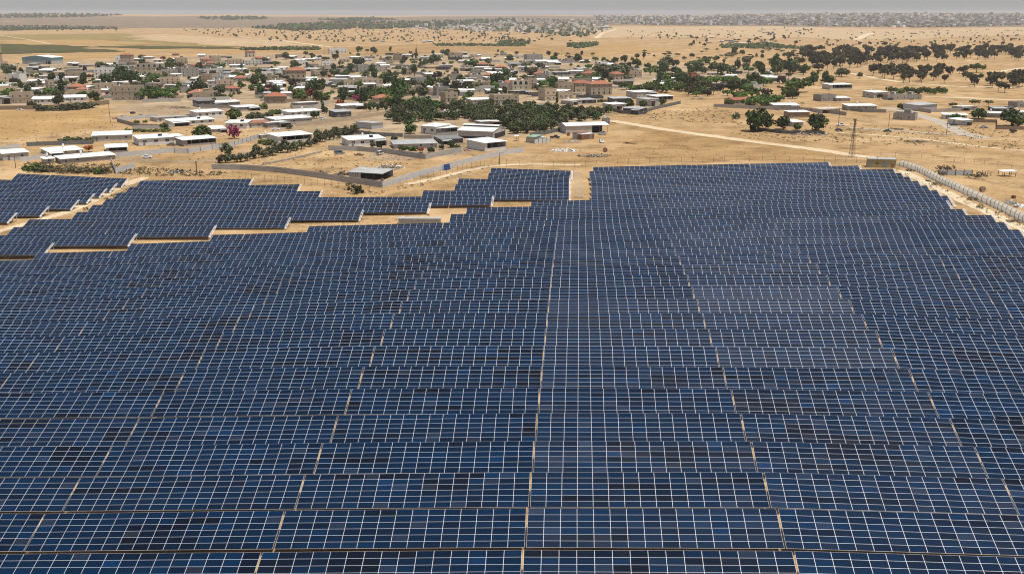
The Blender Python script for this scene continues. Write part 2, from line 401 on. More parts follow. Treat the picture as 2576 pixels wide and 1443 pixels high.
hs = WN.new('ShaderNodeHueSaturation'); hs.inputs['Saturation'].default_value = .55
WL.new(sky.outputs[0], hs.inputs['Color']); tintn = WN.new('ShaderNodeMix'); tintn.data_type = 'RGBA'; tintn.blend_type = 'MULTIPLY'; tintn.inputs[0].default_value = 1; tintn.inputs[7].default_value = (.95, .985, 1.12, 1)
WL.new(hs.outputs[0], tintn.inputs[6]); WL.new(tintn.outputs[2], bg.inputs['Color'])
scene.view_settings.view_transform = 'Standard'; scene.view_settings.look = 'None'; scene.view_settings.exposure = 0.0; scene.view_settings.gamma = 1.0
try: scene.view_settings.use_curve_mapping = False
except Exception: pass
scene.cycles.filter_width = 1.05; scene.cycles.max_bounces = 5; scene.cycles.diffuse_bounces = 2; scene.cycles.glossy_bounces = 3; scene.cycles.volume_bounces = 1; scene.cycles.transparent_max_bounces = 8
HAZE = True
if HAZE:
    hb = MB(); hb.box(-21000, 21000, -400, 15500, -9.5, 108)
    ho = stuff(hb.build('haze', []))
    hm = bpy.data.materials.new('haze_air'); hm.use_nodes = True; HN, HL = nt(hm); HN.remove(HN['Principled BSDF'])
    pv = HN.new('ShaderNodeVolumePrincipled'); pv.inputs['Density'].default_value = .42e-4; pv.inputs['Color'].default_value = (.92, .955, 1.0, 1); pv.inputs['Anisotropy'].default_value = 0.0
    HL.new(pv.outputs[0], HN['Material Output'].inputs['Volume']); ho.data.materials.append(hm)

# ------------------------------------------------------------------ ground sheet
def graded(lim0, lim1, step, far_lo, far_hi, k=1.09):
    a = list(np.arange(lim0, lim1 + .1, step))
    s = step
    while a[-1] < far_hi: s *= k; a.append(a[-1] + s)
    s = step
    while a[0] > far_lo: s *= k; a.insert(0, a[0] - s)
    return np.array(a)
gx = graded(-260, 220, 4, -20000, 20000); gy = graded(20, 480, 4, -350, 15000, 1.05)
X, Y = np.meshgrid(gx, gy); Z = height(X, Y)
nx, ny = len(gx), len(gy)
me = bpy.data.meshes.new('ground')
idx = np.arange(nx * ny).reshape(ny, nx)
q = np.stack([idx[:-1, :-1], idx[:-1, 1:], idx[1:, 1:], idx[1:, :-1]], -1).reshape(-1, 4)
me.from_pydata(np.stack([X, Y, Z], -1).reshape(-1, 3).tolist(), [], q.tolist())
me.materials.append(M['sand']); me.polygons.foreach_set('use_smooth', [True] * len(q)); me.update()
struct(put('ground', me))
def gridz(x, y):                          # height of the ground sheet as built
    i = int(np.clip(np.searchsorted(gx, x) - 1, 0, nx - 2)); j = int(np.clip(np.searchsorted(gy, y) - 1, 0, ny - 2))
    fx = (x - gx[i]) / (gx[i + 1] - gx[i]); fy = (y - gy[j]) / (gy[j + 1] - gy[j])
    return float((Z[j, i] * (1 - fx) + Z[j, i + 1] * fx) * (1 - fy) + (Z[j + 1, i] * (1 - fx) + Z[j + 1, i + 1] * fx) * fy)

def strip(name, pts, width, mat, lift=.05, jit=.12, seg=4.0):   # a road or track draped on the ground
    P = [G(*p) if isinstance(p[0], str) else Vector((p[0], p[1], 0)) for p in pts]
    Q = []
    for a, b in zip(P, P[1:]):
        n = max(1, int((b - a).length / seg))
        Q += [a.lerp(b, k / n) for k in range(n)]
    Q.append(P[-1])
    for _ in range(3): Q = [Q[0]] + [(Q[i - 1] + Q[i] * 2 + Q[i + 1]) / 4 for i in range(1, len(Q) - 1)] + [Q[-1]]
    mb = MB(); prev = None; rr = random.Random(name)
    for i, p in enumerate(Q):
        d = (Q[min(i + 1, len(Q) - 1)] - Q[max(i - 1, 0)]); d.z = 0; d.normalize(); s = Vector((-d.y, d.x, 0))
        w0 = width / 2 * (1 + rr.uniform(-jit, jit)); w1 = width / 2 * (1 + rr.uniform(-jit, jit))
        row = []
        for k in range(5):
            u = p + s * (w0 - (w0 + w1) * k / 4); row.append((u.x, u.y, gridz(u.x, u.y) + lift))
        if prev:
            for k in range(4): mb.face([prev[k], prev[k + 1], row[k + 1], row[k]])
        prev = row
    return struct(mb.build(name, [mat]))

def patch(name, poly, mat, lift=.03, cell=8.0):   # a field with a given outline, draped on the ground
    P0 = [G(*p) for p in poly]; P = []; fr = random.Random(name)
    for a, b in zip(P0, P0[1:] + P0[:1]):
        L_ = (b - a).length; n = max(1, min(40, int(L_ / max(4, a.y * .012)))); am = min(L_ / n * .6, a.y * .0085)
        P += [a] + [a.lerp(b, k / n) + Vector((fr.gauss(0, am), fr.gauss(0, am), 0)) for k in range(1, n)]
    xs = [p.x for p in P]; ys = [p.y for p in P]
    ext = max(max(xs) - min(xs), max(ys) - min(ys)); cell = max(cell, ext / 90)
    import bmesh
    bm = bmesh.new(); vs = [bm.verts.new((p.x, p.y, 0)) for p in P]; bm.faces.new(vs)
    for ax in range(2):
        lo, hi = (min(xs), max(xs)) if ax == 0 else (min(ys), max(ys))
        for k in np.arange(lo + cell, hi, cell):
            bmesh.ops.bisect_plane(bm, geom=bm.verts[:] + bm.edges[:] + bm.faces[:], plane_co=(k, 0, 0) if ax == 0 else (0, k, 0), plane_no=(1, 0, 0) if ax == 0 else (0, 1, 0))
    for v in bm.verts: v.co.z = gridz(v.co.x, v.co.y) + lift
    me = bpy.data.meshes.new(name); bmesh.ops.recalc_face_normals(bm, faces=bm.faces[:]); bm.to_mesh(me); bm.free(); me.materials.append(M[mat])
    o = put(name, me); return struct(o)
# ------------------------------------------------------------------ solar tables
CT, ST = math.cos(TILT), math.sin(TILT)
SLOPE = Matrix.Translation((0, 0, LIFT)) @ Matrix.Rotation(TILT, 4, 'X')     # slope plane: x along the row, y up the slope
MODW, NROW = 2.0, 6
MODH = LSLOPE / NROW
def tints(n, seed):                       # runs of lighter and darker modules, as they were mounted
    rr = random.Random(seed); T = [[.5] * n for _ in range(NROW)]
    for j in range(NROW):
        i = 0
        while i < n:
            L = rr.choice((1, 1, 2, 3, 4, 6)); c = rr.choices((.12, .34, .52, .62, .74, .84), (.7, 2.0, 5, 5, 1.8, .0))[0]
            for k in range(i, min(n, i + L)): T[j][k] = min(1, max(.01, c + rr.gauss(0, .07)))
            i += L
    for _ in range(rr.choice((0, 0, 0, 1, 1, 2))):      # blocks of dark modules across several rows
        i0 = rr.randrange(n); j0 = rr.randrange(NROW)
        for j in range(j0, min(NROW, j0 + rr.choice((2, 3, 4)))):
            for i in range(i0, min(n, i0 + rr.choice((2, 3, 5)))): T[j][i] = rr.uniform(.02, .25)
    for _ in range(rr.choice((0, 0, 1, 2))): T[rr.randrange(NROW)][rr.randrange(n)] = rr.uniform(.86, .97)
    return T
UVQ = [(0, 0), (1, 0), (1, 1), (0, 1)]
BX, BY = .030, .023                        # visible frame widths
_pm = {}
def panel_mesh(n, var):
    if (n, var) in _pm: return _pm[(n, var)]
    mb = MB(); T = tints(n, n * 100 + var); x0 = -n * MODW / 2
    mb.box(x0, -x0, 0, LSLOPE, -.045, 0, 0, SLOPE)
    for j in range(NROW):
        for i in range(n):
            a, b = x0 + i * MODW + BX, x0 + (i + 1) * MODW - BX; c, d = j * MODH + BY, (j + 1) * MODH - BY
            mb.face([SLOPE @ Vector((a, c, .004)), SLOPE @ Vector((b, c, .004)), SLOPE @ Vector((b, d, .004)), SLOPE @ Vector((a, d, .004))], 1, T[j][i], UVQ)
    _pm[(n, var)] = mb.mesh('panel_surface', ['alu', 'cell_far']); return _pm[(n, var)]
_mb = MB()                                 # one module
_mb.box(-MODW / 2 + .004, MODW / 2 - .004, -MODH / 2 + .004, MODH / 2 - .004, -.040, 0, 0)
_mb.face([(-MODW / 2 + BX, -MODH / 2 + BY, .004), (MODW / 2 - BX, -MODH / 2 + BY, .004), (MODW / 2 - BX, MODH / 2 - BY, .004), (-MODW / 2 + BX, MODH / 2 - BY, .004)], 1, 0, UVQ)
MODULE = _mb.mesh('solar_panel', ['alu', 'cell_near'])
_fm = {}
def frame_mesh(n):
    if n in _fm: return _fm[n]
    mb = MB(); x0 = -n * MODW / 2; k = max(2, round(n * MODW / 4.2))
    for q in range(k):
        x = x0 + .7 + (n * MODW - 1.4) * q / (k - 1)
        mb.box(x - .04, x + .04, .15, LSLOPE - .15, -.28, -.13, 0, SLOPE)          # rafter
        for s, rr_ in ((1.0, .05), (5.0, .05)):
            y = s * CT; mb.box(x - rr_, x + rr_, y - rr_, y + rr_, -1.2, LIFT + s * ST - .2, 0)
    for s in (.5, 2.1, 3.7, 5.6): mb.box(x0 + .02, -x0 - .02, s - .03, s + .03, -.12, -.05, 0, SLOPE)
    _fm[n] = mb.mesh('support_frame', ['steel']); return _fm[n]
_tb = MB()
for dx in (0, .46): _tb.box(dx - .045, dx + .045, -.1, LSLOPE + .2, -.06, .05, 0, SLOPE)
for k in range(10): _tb.box(.046, .414, .1 + k * .67, .18 + k * .67, -.03, .02, 0, SLOPE)
_tb.box(-.04, .50, -.55, -.12, -.20, .06, 0, SLOPE)
for s in (.4, 5.6): _tb.box(.19, .27, s * CT - .04, s * CT + .04, -1.0, LIFT + s * ST - .07, 0)
TRAY = _tb.mesh('cable_tray', ['alu_rail'])

COLS = [-161.5, -129.8, -98.2, -66.8, -35.6, -5.3, 24.8, 54.9, 85.3, 115.6]   # walkways between tables, front blocks
END_E = 116.2
WALK = .17
def spans(a, b, gaps):
    """split the stretch a..b of a row at the walkways"""
    cuts = sorted(g for g in gaps if a + 5 < g < b - 5)
    s = [a] + cuts + [b]; out = []
    for i in range(len(s) - 1):
        out.append((s[i] + (WALK / 2 if i else 0), s[i + 1] - (WALK / 2 if i + 2 < len(s) else 0)))
    return out
def regular(g, period=30.4): return [g + period * k for k in range(-9, 9)]
SEG = []                                   # row, from, to, walkways, has tray at right end
XMIN, XMAX = -150, 4260
for r in range(0, 31):
    eL = row_e(r, ROWS[r][0][0]) if r >= 17 else None
    if r <= 16: SEG.append((r, ROWE[r][0] - 3 - r * .2, min(END_E, ROWE[r][-1] + 3 + r * .2), COLS))
    elif r == 17: SEG.append((r, row_e(r, 153), END_E, COLS))
    elif r == 18: SEG += [(r, ROWE[r][0] - 4, row_e(r, 208), regular(row_e(r, 208))), (r, row_e(r, 525), END_E, COLS)]
    elif r == 19: SEG += [(r, ROWE[r][0] - 4, row_e(r, 540), regular(row_e(r, 540))), (r, row_e(r, 855), row_e(r, 3966), COLS)]
MG = {20: [1775, 2180, 2588.6, 3006, 3426], 21: [2189, 2579.5, 2978, 3376], 22: [2241.6, 2620.5, 3006, 3398], 23: [2613.7, 2988, 3368], 24: [2969.5, 3336],
      25: [2952, 3310.5], 26: [2936.5, 3286.7], 27: [2921.5, 3263], 28: [2906.7, 3239], 29: [2784.6, 3110], 30: [2998]}
MS = {20: 1237, 21: 1805, 22: 1869, 23: 2126}
MENDS = {20: 3849, 21: 3783, 22: 3789, 23: 3748, 24: 3708, 25: 3672, 26: 3636, 27: 3605, 28: 3572, 29: 3433, 30: 3312}
for r in range(20, 31):
    SEG.append((r, row_e(r, MS.get(r, 2366 if r < 28 else (2362, 2358, 2373)[r - 28])), row_e(r, MENDS[r]), [row_e(r, s) for s in MG[r]]))
LR = {20: (56, 858, 443), 21: (118, 1156, 757), 22: (310, 1447, 683), 23: (372, 1717, 730), 24: (427, 1968, 767), 25: (472, 1284, 811), 26: (520, 1200, 850), 27: (563, 1008, 663)}
for r, (a, b, g) in LR.items(): SEG.append((r, row_e(r, a), row_e(r, b), regular(row_e(r, g))))
for r, a, b in ((25, 1694, 2276), (26, 1822, 2276), (27, 1835, 2276), (28, 1954, 2276), (29, 1964, 2282)): SEG.append((r, row_e(r, a), row_e(r, b), []))
for r, b in ((22, 62), (23, 190), (24, 310), (25, 372), (26, 421), (27, 462)): SEG.append((r, row_e(r, 0) - 5, row_e(r, b), regular(row_e(r, b))))
SEG.append((28, row_e(28, 70), row_e(28, 508), regular(row_e(28, 508))))

TABLES = []
for r, a, b, gaps in SEG:
    for (p, q) in spans(a, b, gaps):
        last = abs(q - b) < .01 and b < END_E - .2 or (abs(q - b) < .01 and r >= 16)
        TABLES.append((r, p, q, last))
TABLES.sort(key=lambda t: (t[0], t[1]))
NEAR_ROWS = 7
kr = {}
vis_i = {}
for r, a, b, last in TABLES:
    za, zb = row_z(r, a), row_z(r, b)
    w_ = b - a; n = max(2, min(30, round(w_ / MODW)))
    e, z = (a + b) / 2, (za + zb) / 2
    x, y = en_xy(e, npos(r) - LSLOPE * CT)
    # skip tables wholly outside the picture
    xa, ya = en_xy(a, npos(r)); xb, yb = en_xy(b, npos(r))
    xa2, ya2 = en_xy(a, npos(r) - LSLOPE * CT); xb2, yb2 = en_xy(b, npos(r) - LSLOPE * CT)
    sxs = [to_s((px, py, z + 1.5))[0] for px, py in ((xa, ya), (xb, yb), (xa2, ya2), (xb2, yb2))]
    if max(sxs) < -20 or min(sxs) > 4116: continue
    i = vis_i.get(r, 0); vis_i[r] = i + 1
    t = empty('solar_table', (x, y, z)); beta = math.atan2(zb - za, w_)
    t.rotation_euler = (Matrix.Rotation(-PSI, 3, 'Z') @ Matrix.Rotation(-beta, 3, 'Y')).to_euler()
    sxm = sum(sxs) / 4
    where = 'cut by the left picture edge' if min(sxs) < 0 else 'cut by the right picture edge' if max(sxs) > 4096 else ordinal(i) + ' from the left'
    tag(t, f'tilted blue solar table, {ordinal(r)} row from the camera, {where}', 'solar table', 'tables of blue solar panels in long rows')
    k = w_ / (n * MODW)
    # dust: reflected sheen painted paler near the right centre, over slight random soiling
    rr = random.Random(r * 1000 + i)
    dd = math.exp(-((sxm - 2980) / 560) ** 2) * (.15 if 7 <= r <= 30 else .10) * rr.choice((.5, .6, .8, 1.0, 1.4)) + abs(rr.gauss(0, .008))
    if r < NEAR_ROWS:
        T = tints(n, r * 77 + i)
        for j in range(NROW):
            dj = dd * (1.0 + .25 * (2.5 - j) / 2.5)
            for c in range(n):
                o = put('solar_panel', MODULE, t, SLOPE @ Vector(((-n / 2 + c + .5) * MODW * k, (j + .5) * MODH, 0)), (TILT, 0, 0), (k, 1, 1))
                o['tint'] = T[j][c]; o['sheen_dust'] = max(0, dj * (.35 + 1.3 * rr.random() ** 2) + (.10 if rr.random() < .03 else 0))
    else:
        o = put('panel_surface', panel_mesh(n, rr.randrange(5)), t, None, None, (k, 1, 1)); o['sheen_dust'] = dd
    put('support_frame', frame_mesh(n), t, None, None, (k, 1, 1))
    if last: put('cable_tray', TRAY, t, (w_ / 2 + .28, 0, 0))
# ------------------------------------------------------------------ buildings
def window_mesh(w, h, arch=False):
    mb = MB()
    if arch:
        n = 8; out = [(-w/2, 0), (w/2, 0)] + [(w/2 * math.cos(math.pi * k / n), h - w/2 + w/2 * math.sin(math.pi * k / n)) for k in range(n + 1)]
        mb.slab([(p[0] * 1.18, -.02, p[1] * 1.05 - .04) for p in out], 0, 0) if False else None
        P = [Vector((p[0] * 1.2, -.05, p[1] * 1.06 - .05)) for p in out]; mb.face(P, 0)
        mb.face([Vector((p[0], -.07, p[1])) for p in out], 1)
    else:
        mb.box(-w/2 - .08, w/2 + .08, -.06, .02, -.08, 0, 0); mb.box(-w/2 - .08, w/2 + .08, -.06, .02, h, h + .08, 0)
        mb.box(-w/2 - .08, -w/2, -.06, .02, 0, h, 0); mb.box(w/2, w/2 + .08, -.06, .02, 0, h, 0); mb.box(-.03, .03, -.05, .015, 0, h, 0)
        mb.face([(-w/2, -.02, 0), (w/2, -.02, 0), (w/2, -.02, h), (-w/2, -.02, h)], 1)
    return mb.mesh('window', ['frame', 'glass'])
WIN = {'small': window_mesh(1.1, 1.0), 'wide': window_mesh(1.7, 1.1), 'tall': window_mesh(1.1, 1.5), 'arch': window_mesh(1.5, 2.1, True), 'big_arch': window_mesh(2.6, 2.7, True)}
_dm = MB(); _dm.box(-.5, .5, -.05, .02, 0, 2.1, 0); _dm.box(-.56, -.5, -.07, .02, 0, 2.16, 1); _dm.box(.5, .56, -.07, .02, 0, 2.16, 1); _dm.box(-.5, .5, -.07, .02, 2.1, 2.16, 1)
DOOR = _dm.mesh('door', ['door', 'frame'])
_tk = MB(); _tk.tube([(0, 0, .9), (0, 0, 2.1)], .6, 10, 0); _tk.tube([(0, 0, 2.1), (0, 0, 2.25)], [.6, .25], 10, 0)
for a in (-.4, .4):
    for b_ in (-.4, .4): _tk.box(a - .05, a + .05, b_ - .05, b_ + .05, 0, .92, 1)
TANK = _tk.mesh('water_tank', ['tank', 'steel'])
_pm2 = MB(); _pm2.face([(-1, -.6, .1), (1, -.6, .1), (1, .6, .9), (-1, .6, .9)], 0); _pm2.box(-.05, .05, .5, .6, 0, .85, 1); _pm2.tube([(-1, .75, 1.05), (1, .75, 1.05)], .25, 8, 2)
HEATER = _pm2.mesh('solar_heater', ['cell_far', 'steel', 'tank'])

LM = []                                   # landmarks for labels
BOX = []                                  # footprints kept clear: x, y, radius
def wins(t, xs, z, y, kind, rz=0):
    for x in xs: put('window', WIN[kind], t, (x, y, z), (0, 0, rz))
def mono(mb, w, d, z0, z1, th=.14, o=.45, mat=0):   # single-pitch roof, front z0 -> back z1
    mb.slab([(-w/2 - o, -o, z0 + .03), (w/2 + o, -o, z0 + .03), (w/2 + o, d + o, z1 + .03), (-w/2 - o, d + o, z1 + .03)], th, mat)
def wallbox(mb, w, d, h0, h1, mat=0, base=-1.2):    # walls with a sloping top, open above (the roof closes it)
    A = [(-w/2, 0), (w/2, 0), (w/2, d), (-w/2, d)]; H = [h0, h0, h1, h1]
    for k in range(4):
        j = (k + 1) % 4; mb.face([(*A[k], base), (*A[j], base), (*A[j], H[j]), (*A[k], H[k])], mat)
    mb.face([(*A[k], H[k]) for k in range(4)], mat)
def gable(mb, w, d, h, rise, o=.5, mat=0, th=.14, axis='x'):
    if axis == 'x':    # ridge along the facade
        mb.slab([(-w/2 - o, -o, h), (w/2 + o, -o, h), (w/2 + o, d/2, h + rise), (-w/2 - o, d/2, h + rise)], th, mat)
        mb.slab([(-w/2 - o, d/2 + .01, h + rise), (w/2 + o, d/2 + .01, h + rise), (w/2 + o, d + o, h), (-w/2 - o, d + o, h)], th, mat)
    else:
        mb.slab([(-w/2 - o, -o, h), (0, -o, h + rise), (0, d + o, h + rise), (-w/2 - o, d + o, h)], th, mat)
        mb.slab([(.01, -o, h + rise), (w/2 + o, -o, h), (w/2 + o, d + o, h), (.01, d + o, h + rise)], th, mat)
def hiproof(mb, x0, x1, y0, y1, z, rise, o=.7, mat=0):
    x0 -= o; x1 += o; y0 -= o; y1 += o
    w, d = x1 - x0, y1 - y0
    if w >= d: r0, r1 = Vector((x0 + d/2, (y0 + y1)/2, z + rise)), Vector((x1 - d/2, (y0 + y1)/2, z + rise))
    else: r0, r1 = Vector(((x0 + x1)/2, y0 + w/2, z + rise)), Vector(((x0 + x1)/2, y1 - w/2, z + rise))
    a, b, c, d_ = (x0, y0, z), (x1, y0, z), (x1, y1, z), (x0, y1, z)
    if w >= d: fs = [(a, b, r1, r0), (b, c, r1), (c, d_, r0, r1), (d_, a, r0)]
    else: fs = [(a, b, r0), (b, c, r1, r0), (c, d_, r1), (d_, a, r0, r1)]
    for f in fs: mb.face(f, mat)
    mb.box(x0 + .02, x1 - .02, y0 + .02, y1 - .02, z - .18, z - .01, 1)

def house(x, y, yaw, w, d, h, style, label, group=None, seed=0, small=False):
    rr = random.Random(seed * 31 + int(x) * 7 + int(y))
    z = gz(x, y); nm = {'container': 'shipping_container', 'hangar': 'farm_hangar', 'bluehangar': 'farm_hangar', 'barn': 'open_barn', 'shelter': 'animal_shelter'}.get(style, 'house' if style in ('stone', 'hip', 'arches', 'white2', 'bungalow', 'gablered', 'brownblock', 'block', 'red', 'gable') else 'shed')
    t = empty(nm, (x, y, z), yaw)
    tag(t, label, nm.replace('_', ' '), group)
    cx, cy = x + math.cos(yaw + math.pi/2) * d/2, y + math.sin(yaw + math.pi/2) * d/2
    BOX.append((cx, cy, max(w, d) * .55))
    W, Rf = MB(), MB()
    nw = max(1, min(5, int(w / 4.2)))
    xs = [(-w/2 + w * (k + .5) / nw) for k in range(nw)]
    wk = 'small'
    if style in ('shed', 'dark', 'metal', 'greenroof', 'redshed', 'brownblock', 'bungalow', 'container'):
        rise = {'bungalow': .5, 'container': 0, 'redshed': 1.3}.get(style, rr.choice((-.5, .35, .5)))
        wm = {'shed': rr.choice(('block', 'lightwall', 'lightwall')), 'dark': 'darkwall', 'metal': 'metalwall', 'greenroof': 'lightwall', 'redshed': 'lightwall', 'brownblock': 'brownwall', 'bungalow': 'whitewall', 'container': rr.choice(('lightwall', 'metalwall'))}[style]
        rm = {'shed': 'white_roof' if rr.random() < .86 else 'grey_roof', 'dark': rr.choice(('grey_roof', 'dark_roof')), 'metal': 'grey_roof', 'greenroof': 'green_roof', 'redshed': 'redbrown', 'brownblock': 'white_roof', 'bungalow': 'white_roof', 'container': rr.choice(('white_roof', 'redbrown'))}[style]
        if 'red front' in label: wm = 'rust'
        wallbox(W, w, d, h, h + rise); W.build('wall', [wm], t)
        mono(Rf, w, d, h, h + rise, .14, .08 if style == 'container' else .5); Rf.build('roof', [rm], t)
        if style in ('shed', 'dark', 'metal', 'bungalow') and w > 7 and rr.random() < .55:
            lw, ld, lh = w * rr.uniform(.3, .5), rr.uniform(2.2, 3.6), h * .82; lx = rr.choice((-1, 1)) * (w - lw) * .5
            lo = MB(); lo.box(lx - lw/2, lx - lw/2 + .12, -ld, -.01, -1, lh - .12); lo.box(lx + lw/2 - .12, lx + lw/2, -ld, -.01, -1, lh - .12); lo.face([(lx - lw/2 + .12, -.09, 0), (lx + lw/2 - .12, -.09, 0), (lx + lw/2 - .12, -.09, lh - .1), (lx - lw/2 + .12, -.09, lh - .1)], 1)
            lo.build('lean_to', [wm, 'inside'], t); l2 = MB(); l2.slab([(lx - lw/2 - .2, -ld - .3, lh - .05), (lx + lw/2 + .2, -ld - .3, lh - .05), (lx + lw/2 + .2, -.52, lh + .12), (lx - lw/2 - .2, -.52, lh + .12)], .1); l2.build('lean_to_roof', [rr.choice(('grey_roof', 'white_roof', 'grey_roof', 'redbrown', 'dark_roof'))], t)
        if style not in ('container', 'metal'):
            keep = xs if style == 'bungalow' else xs[1:] or xs
            for q in keep:
                if style == 'bungalow' or rr.random() < .75: put('window', WIN['wide' if style == 'bungalow' else 'small'], t, (q, 0, h * .42))
            if nw > 1: put('door', DOOR, t, (xs[0] - .3, 0, 0), None, (1, 1, min(1, (h - .2) / 2.1)))
            if d > 5: put('window', WIN['small'], t, (-w/2, d * .55, h * .42), (0, 0, -math.pi/2)); put('window', WIN['small'], t, (w/2, d * .5, h * .42), (0, 0, math.pi/2))
        elif style == 'container': put('door', DOOR, t, (w * .2, 0, 0))
        if style in ('bungalow', 'shed') and rr.random() < .45: put('water_tank', TANK, t, (rr.uniform(-.3, .3) * w, d * .7, h + rise * .7), None, (.8, .8, .8))
        if style == 'bungalow' and rr.random() < .5: put('solar_heater', HEATER, t, (w * .2, d * .4, h + rise * .45))
    elif style in ('gable', 'gablered'):
        rise = min(1.6, d * .13); wallbox(W, w, d, h, h)
        for q in (-w/2, w/2): W.face([(q, 0, h), (q, d, h), (q, d/2, h + rise)], 0)
        W.build('wall', ['whitewall' if style == 'gable' else 'stone'], t)
        gable(Rf, w, d, h + .08, rise); Rf.build('roof', ['white_roof' if style == 'gable' else 'red_tile'], t)
        wins(t, xs, h * .4, 0, 'wide'); put('door', DOOR, t, (xs[0] + 1.8, 0, 0))
    elif style == 'open':
        for q in ((-w/2, -w/2 + .2, 0, d), (w/2 - .2, w/2, 0, d), (-w/2 + .2, w/2 - .2, d - .2, d)): W.box(*q, -1.2, h + (.0 if q[2] == 0 else .0), 0)
        W.face([(-w/2 + .2, d - .22, 0), (w/2 - .2, d - .22, 0), (w/2 - .2, d - .22, h), (-w/2 + .2, d - .22, h)], 1)
        W.face([(-w/2 + .2, .05, .03), (w/2 - .2, .05, .03), (w/2 - .2, d - .25, .03), (-w/2 + .2, d - .25, .03)], 1)
        W.box(-w/2 + .2, -w/2 + w * .12, .02, .18, -1, h - .02, 0); W.box(-w/2 + w * .12, w/2 - .2, .02, .18, -1, h * .33, 0)
        W.build('wall', [rr.choice(('lightwall', 'block', 'whitewall')), 'inside'], t)
        mono(Rf, w, d, h + .02, h + .45, .14, .6); Rf.build('roof', ['white_roof'], t)
        for k in range(1, max(2, int(w / 4))): 
            p = MB(); p.box(-.08, .08, -.02, .12, 0, h); o = p.build('post', ['lightwall'], t); o.location = (-w/2 + w * k / max(2, int(w / 4)), 0, 0)
    elif style in ('stone', 'arches', 'white2', 'block', 'red', 'hip'):
        wm = {'stone': 'stone', 'arches': 'stone', 'white2': 'whitewall' if rr.random() < .5 else 'lightwall', 'block': 'block', 'red': 'redwall', 'hip': 'stone' if rr.random() < .75 else 'brownwall'}[style]
        st = max(1, round(h / 3.2)); sh = h / st
        if style == 'hip':
            low = w > 1.6 * d and h > 4.5
            W.box(-w/2, w/2, 0, d, -1.2, h - .19); W.build('wall', [wm], t)
            hiproof(Rf, -w/2, w/2, 0, d, h, min(2.6, min(w, d) * .22)); Rf.build('roof', ['red_tile', 'lightwall'], t)
        else:
            W.box(-w/2, w/2, 0, d, -1.2, h)
            for q in ((-w/2, w/2, 0, .25), (-w/2, w/2, d - .25, d), (-w/2, -w/2 + .25, .252, d - .252), (w/2 - .25, w/2, .252, d - .252)): W.box(*q, h + .002, h + .9)
            if st > 1 and style != 'block': W.box(-w/2 - .15, w/2 + .15, -.15, .02, sh * (st - 1) - .15, sh * (st - 1) + .1)
            W.build('wall', [wm], t)
            Rf.face([(-w/2 + .25, .25, h + .02), (w/2 - .25, .25, h + .02), (w/2 - .25, d - .25, h + .02), (-w/2 + .25, d - .25, h + .02)]); Rf.build('roof', ['flat_roof' if style != 'white2' else 'grey_roof'], t)
            if w > 8 and rr.random() < .7:
                b = MB(); q = rr.uniform(-.25, .25) * w; b.box(q - 1.8, q + 1.8, d * .45, d * .45 + 3.2, h + .021, h + 2.6); b.box(q - 2.1, q + 2.1, d * .45 - .3, d * .45 + 3.5, h + 2.602, h + 2.8); b.build('stair_tower', [wm], t)
        for s in range(st):
            kd = 'big_arch' if style == 'arches' and s == st - 1 else 'arch' if style in ('stone', 'arches', 'hip') and s == 0 and rr.random() < .5 else 'tall'
            for q in xs:
                if small and rr.random() < .3: continue
                put('window', WIN[kd], t, (q, 0, s * sh + sh * .30))
            if d > 6 and not small:
                put('window', WIN['tall'], t, (-w/2, d * .35, s * sh + sh * .3), (0, 0, -math.pi/2)); put('window', WIN['tall'], t, (-w/2, d * .7, s * sh + sh * .3), (0, 0, -math.pi/2))
                put('window', WIN['tall'], t, (w/2, d * .35, s * sh + sh * .3), (0, 0, math.pi/2)); put('window', WIN['tall'], t, (w/2, d * .7, s * sh + sh * .3), (0, 0, math.pi/2))
        put('door', DOOR, t, (xs[0] + 1.6 if nw > 1 else w * .3, 0, 0))
        if style != 'hip' and rr.random() < .6: put('water_tank', TANK, t, (rr.uniform(-.3, .3) * w, d * .3, h))
    elif style == 'hangar':
        wallbox(W, w, d, h * .62, h * .62); W.build('wall', ['lightwall'], t)
        a = MB(); r0 = h * .62
        a.slab([(-w/2 - .4, -.6, r0), (w/2 + .4, -.6, r0), (w/2 + .4, d * .40, r0 + 1.3), (-w/2 - .4, d * .40, r0 + 1.3)], .14)
        a.slab([(-w/2 - .4, d * .60, r0 + 1.3), (w/2 + .4, d * .60, r0 + 1.3), (w/2 + .4, d + .6, r0), (-w/2 - .4, d + .6, r0)], .14); a.build('lower_roof', ['white_roof'], t)
        c = MB(); c.box(-w/2, w/2, d * .40, d * .60, r0 + .1, r0 + 2.1); c.build('clerestory', ['darkwall'], t)
        u = MB(); u.slab([(-w/2 - .5, d * .37, r0 + 2.15), (w/2 + .5, d * .37, r0 + 2.15), (w/2 + .5, d * .5, r0 + 2.5), (-w/2 - .5, d * .5, r0 + 2.5)], .12)
        u.slab([(-w/2 - .5, d * .5 + .01, r0 + 2.5), (w/2 + .5, d * .5 + .01, r0 + 2.5), (w/2 + .5, d * .63, r0 + 2.15), (-w/2 - .5, d * .63, r0 + 2.15)], .12); u.build('upper_roof', ['white_roof'], t)
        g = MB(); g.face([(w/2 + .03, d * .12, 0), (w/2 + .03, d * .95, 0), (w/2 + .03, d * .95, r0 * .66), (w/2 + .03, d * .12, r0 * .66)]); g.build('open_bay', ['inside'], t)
        s = MB(); s.box(w/2 - .1, w/2 + .1, 0, d, r0 * .66, r0 + .0); s.face([(w/2 + .1, 0, r0), (w/2 + .1, d, r0), (w/2 + .1, d * .6, r0 + 1.2), (w/2 + .1, d * .6, r0 + 2.1), (w/2 + .1, d * .4, r0 + 2.1), (w/2 + .1, d * .4, r0 + 1.2)]); s.build('gable_end', ['lightwall'], t)
